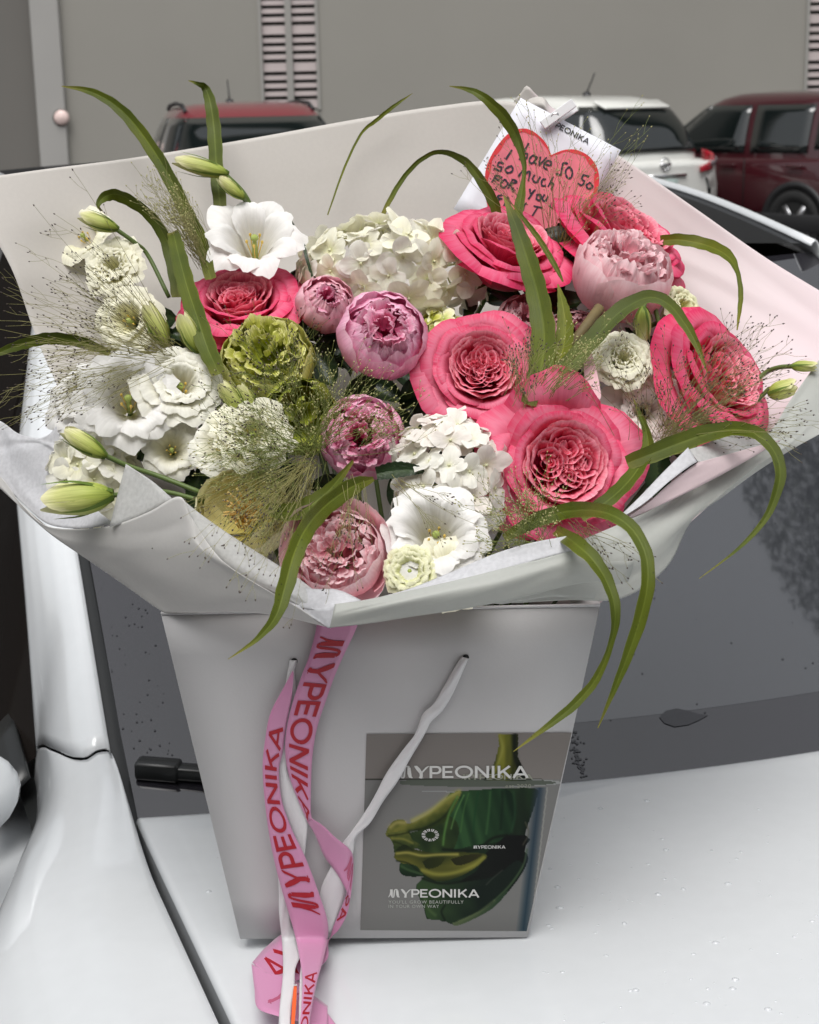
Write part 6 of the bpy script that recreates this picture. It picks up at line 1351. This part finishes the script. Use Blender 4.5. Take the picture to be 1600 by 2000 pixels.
# ================================================================== PANICUM SPRAYS
def spray(label, base, ang, ln, n, seed, hair='hair', seedm='seed', dy=-.03, near=.10, branch=3, droop=.0, r0=.00021, base_len=0, spread_base=14, seeds=1.0, srad=.00062, slen=.0021):
    rnd = random.Random(seed); b0 = PY(*base, FY(*base) + dy); root = empty('grass_spray', b0); tag(root, label, 'grass spray', 'fine panicum grass sprays')
    st = MB(); sd = MB()
    def seedat(p, d):
        d = d.normalized(); x = d.orthogonal().normalized(); y = d.cross(x); L_ = slen * rnd.uniform(.8, 1.3); r = srad * rnd.uniform(.8, 1.2)
        sd.add([p, p + d * L_ * .45 + x * r, p + d * L_ * .45 + y * r, p + d * L_ * .45 - x * r, p + d * L_ * .45 - y * r, p + d * L_], [(0, 2, 1), (0, 3, 2), (0, 4, 3), (0, 1, 4), (5, 1, 2), (5, 2, 3), (5, 3, 4), (5, 4, 1)])
    for k in range(n):
        a = math.radians(rnd.uniform(*ang) + rnd.gauss(0, 4)); L_ = rnd.uniform(ln[0], ln[1]) * (rnd.random() ** .25)
        bx, by = base[0] + rnd.gauss(0, spread_base), base[1] + rnd.gauss(0, spread_base); p0 = PY(bx, by, FY(bx, by) + dy + rnd.uniform(-.01, .02))
        ex, ey = bx + math.cos(a) * L_, by - math.sin(a) * L_ + droop * L_ * rnd.random(); Ye = p0.y - near * rnd.uniform(-.15, 1) * L_ / 250; p2 = PY(ex, ey, Ye)
        bow = rnd.gauss(0, .10) * L_; p1 = PY((bx + ex) / 2 - math.sin(a) * bow, (by + ey) / 2 - math.cos(a) * bow - .04 * L_, (p0.y + Ye) / 2 - .008)
        pts = [p0.lerp(p1, t).lerp(p1.lerp(p2, t), t) for t in [i / 7 for i in range(8)]]
        st.tube(pts, [r0 * (1.25 - .7 * i / 7) for i in range(8)], 3, cap=False)
        if rnd.random() < seeds: seedat(pts[-1], pts[-1] - pts[-2])
        for j in range(branch):
            i0 = rnd.randint(3, 6); d = (pts[i0 + 1] - pts[i0]).normalized(); s_ = d.cross(FW).normalized() * rnd.choice((-1, 1))
            bl = rnd.uniform(18, 55) * depth_scale(p0) * min(1, L_ / 160); q0 = pts[i0].lerp(pts[min(7, i0 + 1)], rnd.random()); q2 = q0 + (d * 1.0 + s_ * rnd.uniform(.2, .55) + FW * rnd.gauss(0, .25)).normalized() * bl
            q1 = (q0 + q2) / 2 + s_ * bl * .06; st.tube([q0, q1, q2], r0 * .62, 3, cap=False)
            if rnd.random() < seeds: seedat(q2, q2 - q1)
            if rnd.random() < seeds * .5: 
                q3 = q1 + (d + s_ * -.5).normalized() * bl * .35; st.tube([q1, q3], r0 * .5, 3, cap=False); seedat(q3, q3 - q1)
    st.build('stalks', FMAT[hair], root)['kind'] = 'stuff'
    sd.build('seeds', FMAT[seedm], root)['kind'] = 'stuff'
spray('wide airy spray fanning over the left paper edge', (330, 690), (130, 205), (190, 420), 92, 401, near=.10)
spray('spray trailing left below the flat blade', (300, 700), (182, 215), (150, 330), 34, 402, near=.10)
spray('spray hanging down over the front left paper', (600, 900), (205, 268), (150, 330), 74, 403, near=.14, dy=-.045)
spray('soft green spray over the ruffled pink peony', (610, 870), (15, 120), (70, 230), 74, 404, 'hair_g', 'seed_g', dy=-.04)
spray('mossy tangle of green stalks over the yellow flower', (545, 905), (110, 300), (40, 170), 150, 405, 'hair_g', 'seed_g', dy=-.035, spread_base=34)
spray('spray rising in front of the heart card', (1092, 480), (48, 108), (110, 330), 34, 406, 'hair_g', 'seed_g', dy=.02, near=.04)
spray('spray leaning over the right end of the card', (1120, 440), (12, 55), (90, 190), 18, 407, 'hair', 'seed', dy=.02, near=.03)
spray('spray fanning over the right paper rim', (1310, 850), (-12, 62), (120, 340), 96, 408, near=.12)
spray('tangle of stalks over the shaded ivory flowers', (1290, 840), (55, 135), (60, 200), 40, 409, dy=-.04, spread_base=26)
spray('green tuft on the front fold below the largest rose', (1050, 1045), (60, 190), (40, 130), 80, 410, 'hair_g', 'seed_g', dy=-.045, spread_base=30)
spray('thin stalks drooping over the frosted film', (1130, 1030), (-70, -12), (70, 200), 16, 411, dy=-.05, near=.2)
spray('narrow olive plume rising left of the bell flower', (408, 520), (114, 127), (80, 225), 60, 412, 'hair', 'seed_g', dy=-.01, near=.0, branch=4, spread_base=7)
spray('reddish plume before the open pink rose', (1022, 775), (62, 118), (50, 175), 34, 413, 'hair', 'seed', dy=-.06, near=.0)
spray('pale seeded plume at the foot of the green blades', (1075, 760), (30, 66), (60, 160), 44, 414, 'hair_g', 'seed_g', dy=-.065, near=.02)
spray('fine stalks crossing the lime green flower', (560, 760), (60, 165), (70, 180), 40, 415, 'hair_g', 'seed', dy=-.05)
spray('fine stalks crossing the crumpled cream flower', (600, 880), (140, 185), (110, 260), 40, 416, 'hair_g', 'seed', dy=-.05)
spray('stalks hanging over the lowest peony', (690, 950), (235, 285), (80, 230), 26, 417, dy=-.05, near=.12)
spray('stray stalks across the front white flower', (780, 950), (285, 345), (90, 250), 12, 418, dy=-.05, near=.06)
spray('few seeded stalks standing left of the heart card', (1010, 400), (110, 150), (60, 150), 12, 419, 'hair', 'seed', dy=-.02, near=.0)
spray('short stalks in the dark gap beside the ruffled peony', (720, 860), (10, 60), (60, 140), 16, 420, 'hair_g', 'seed_g', dy=-.03)
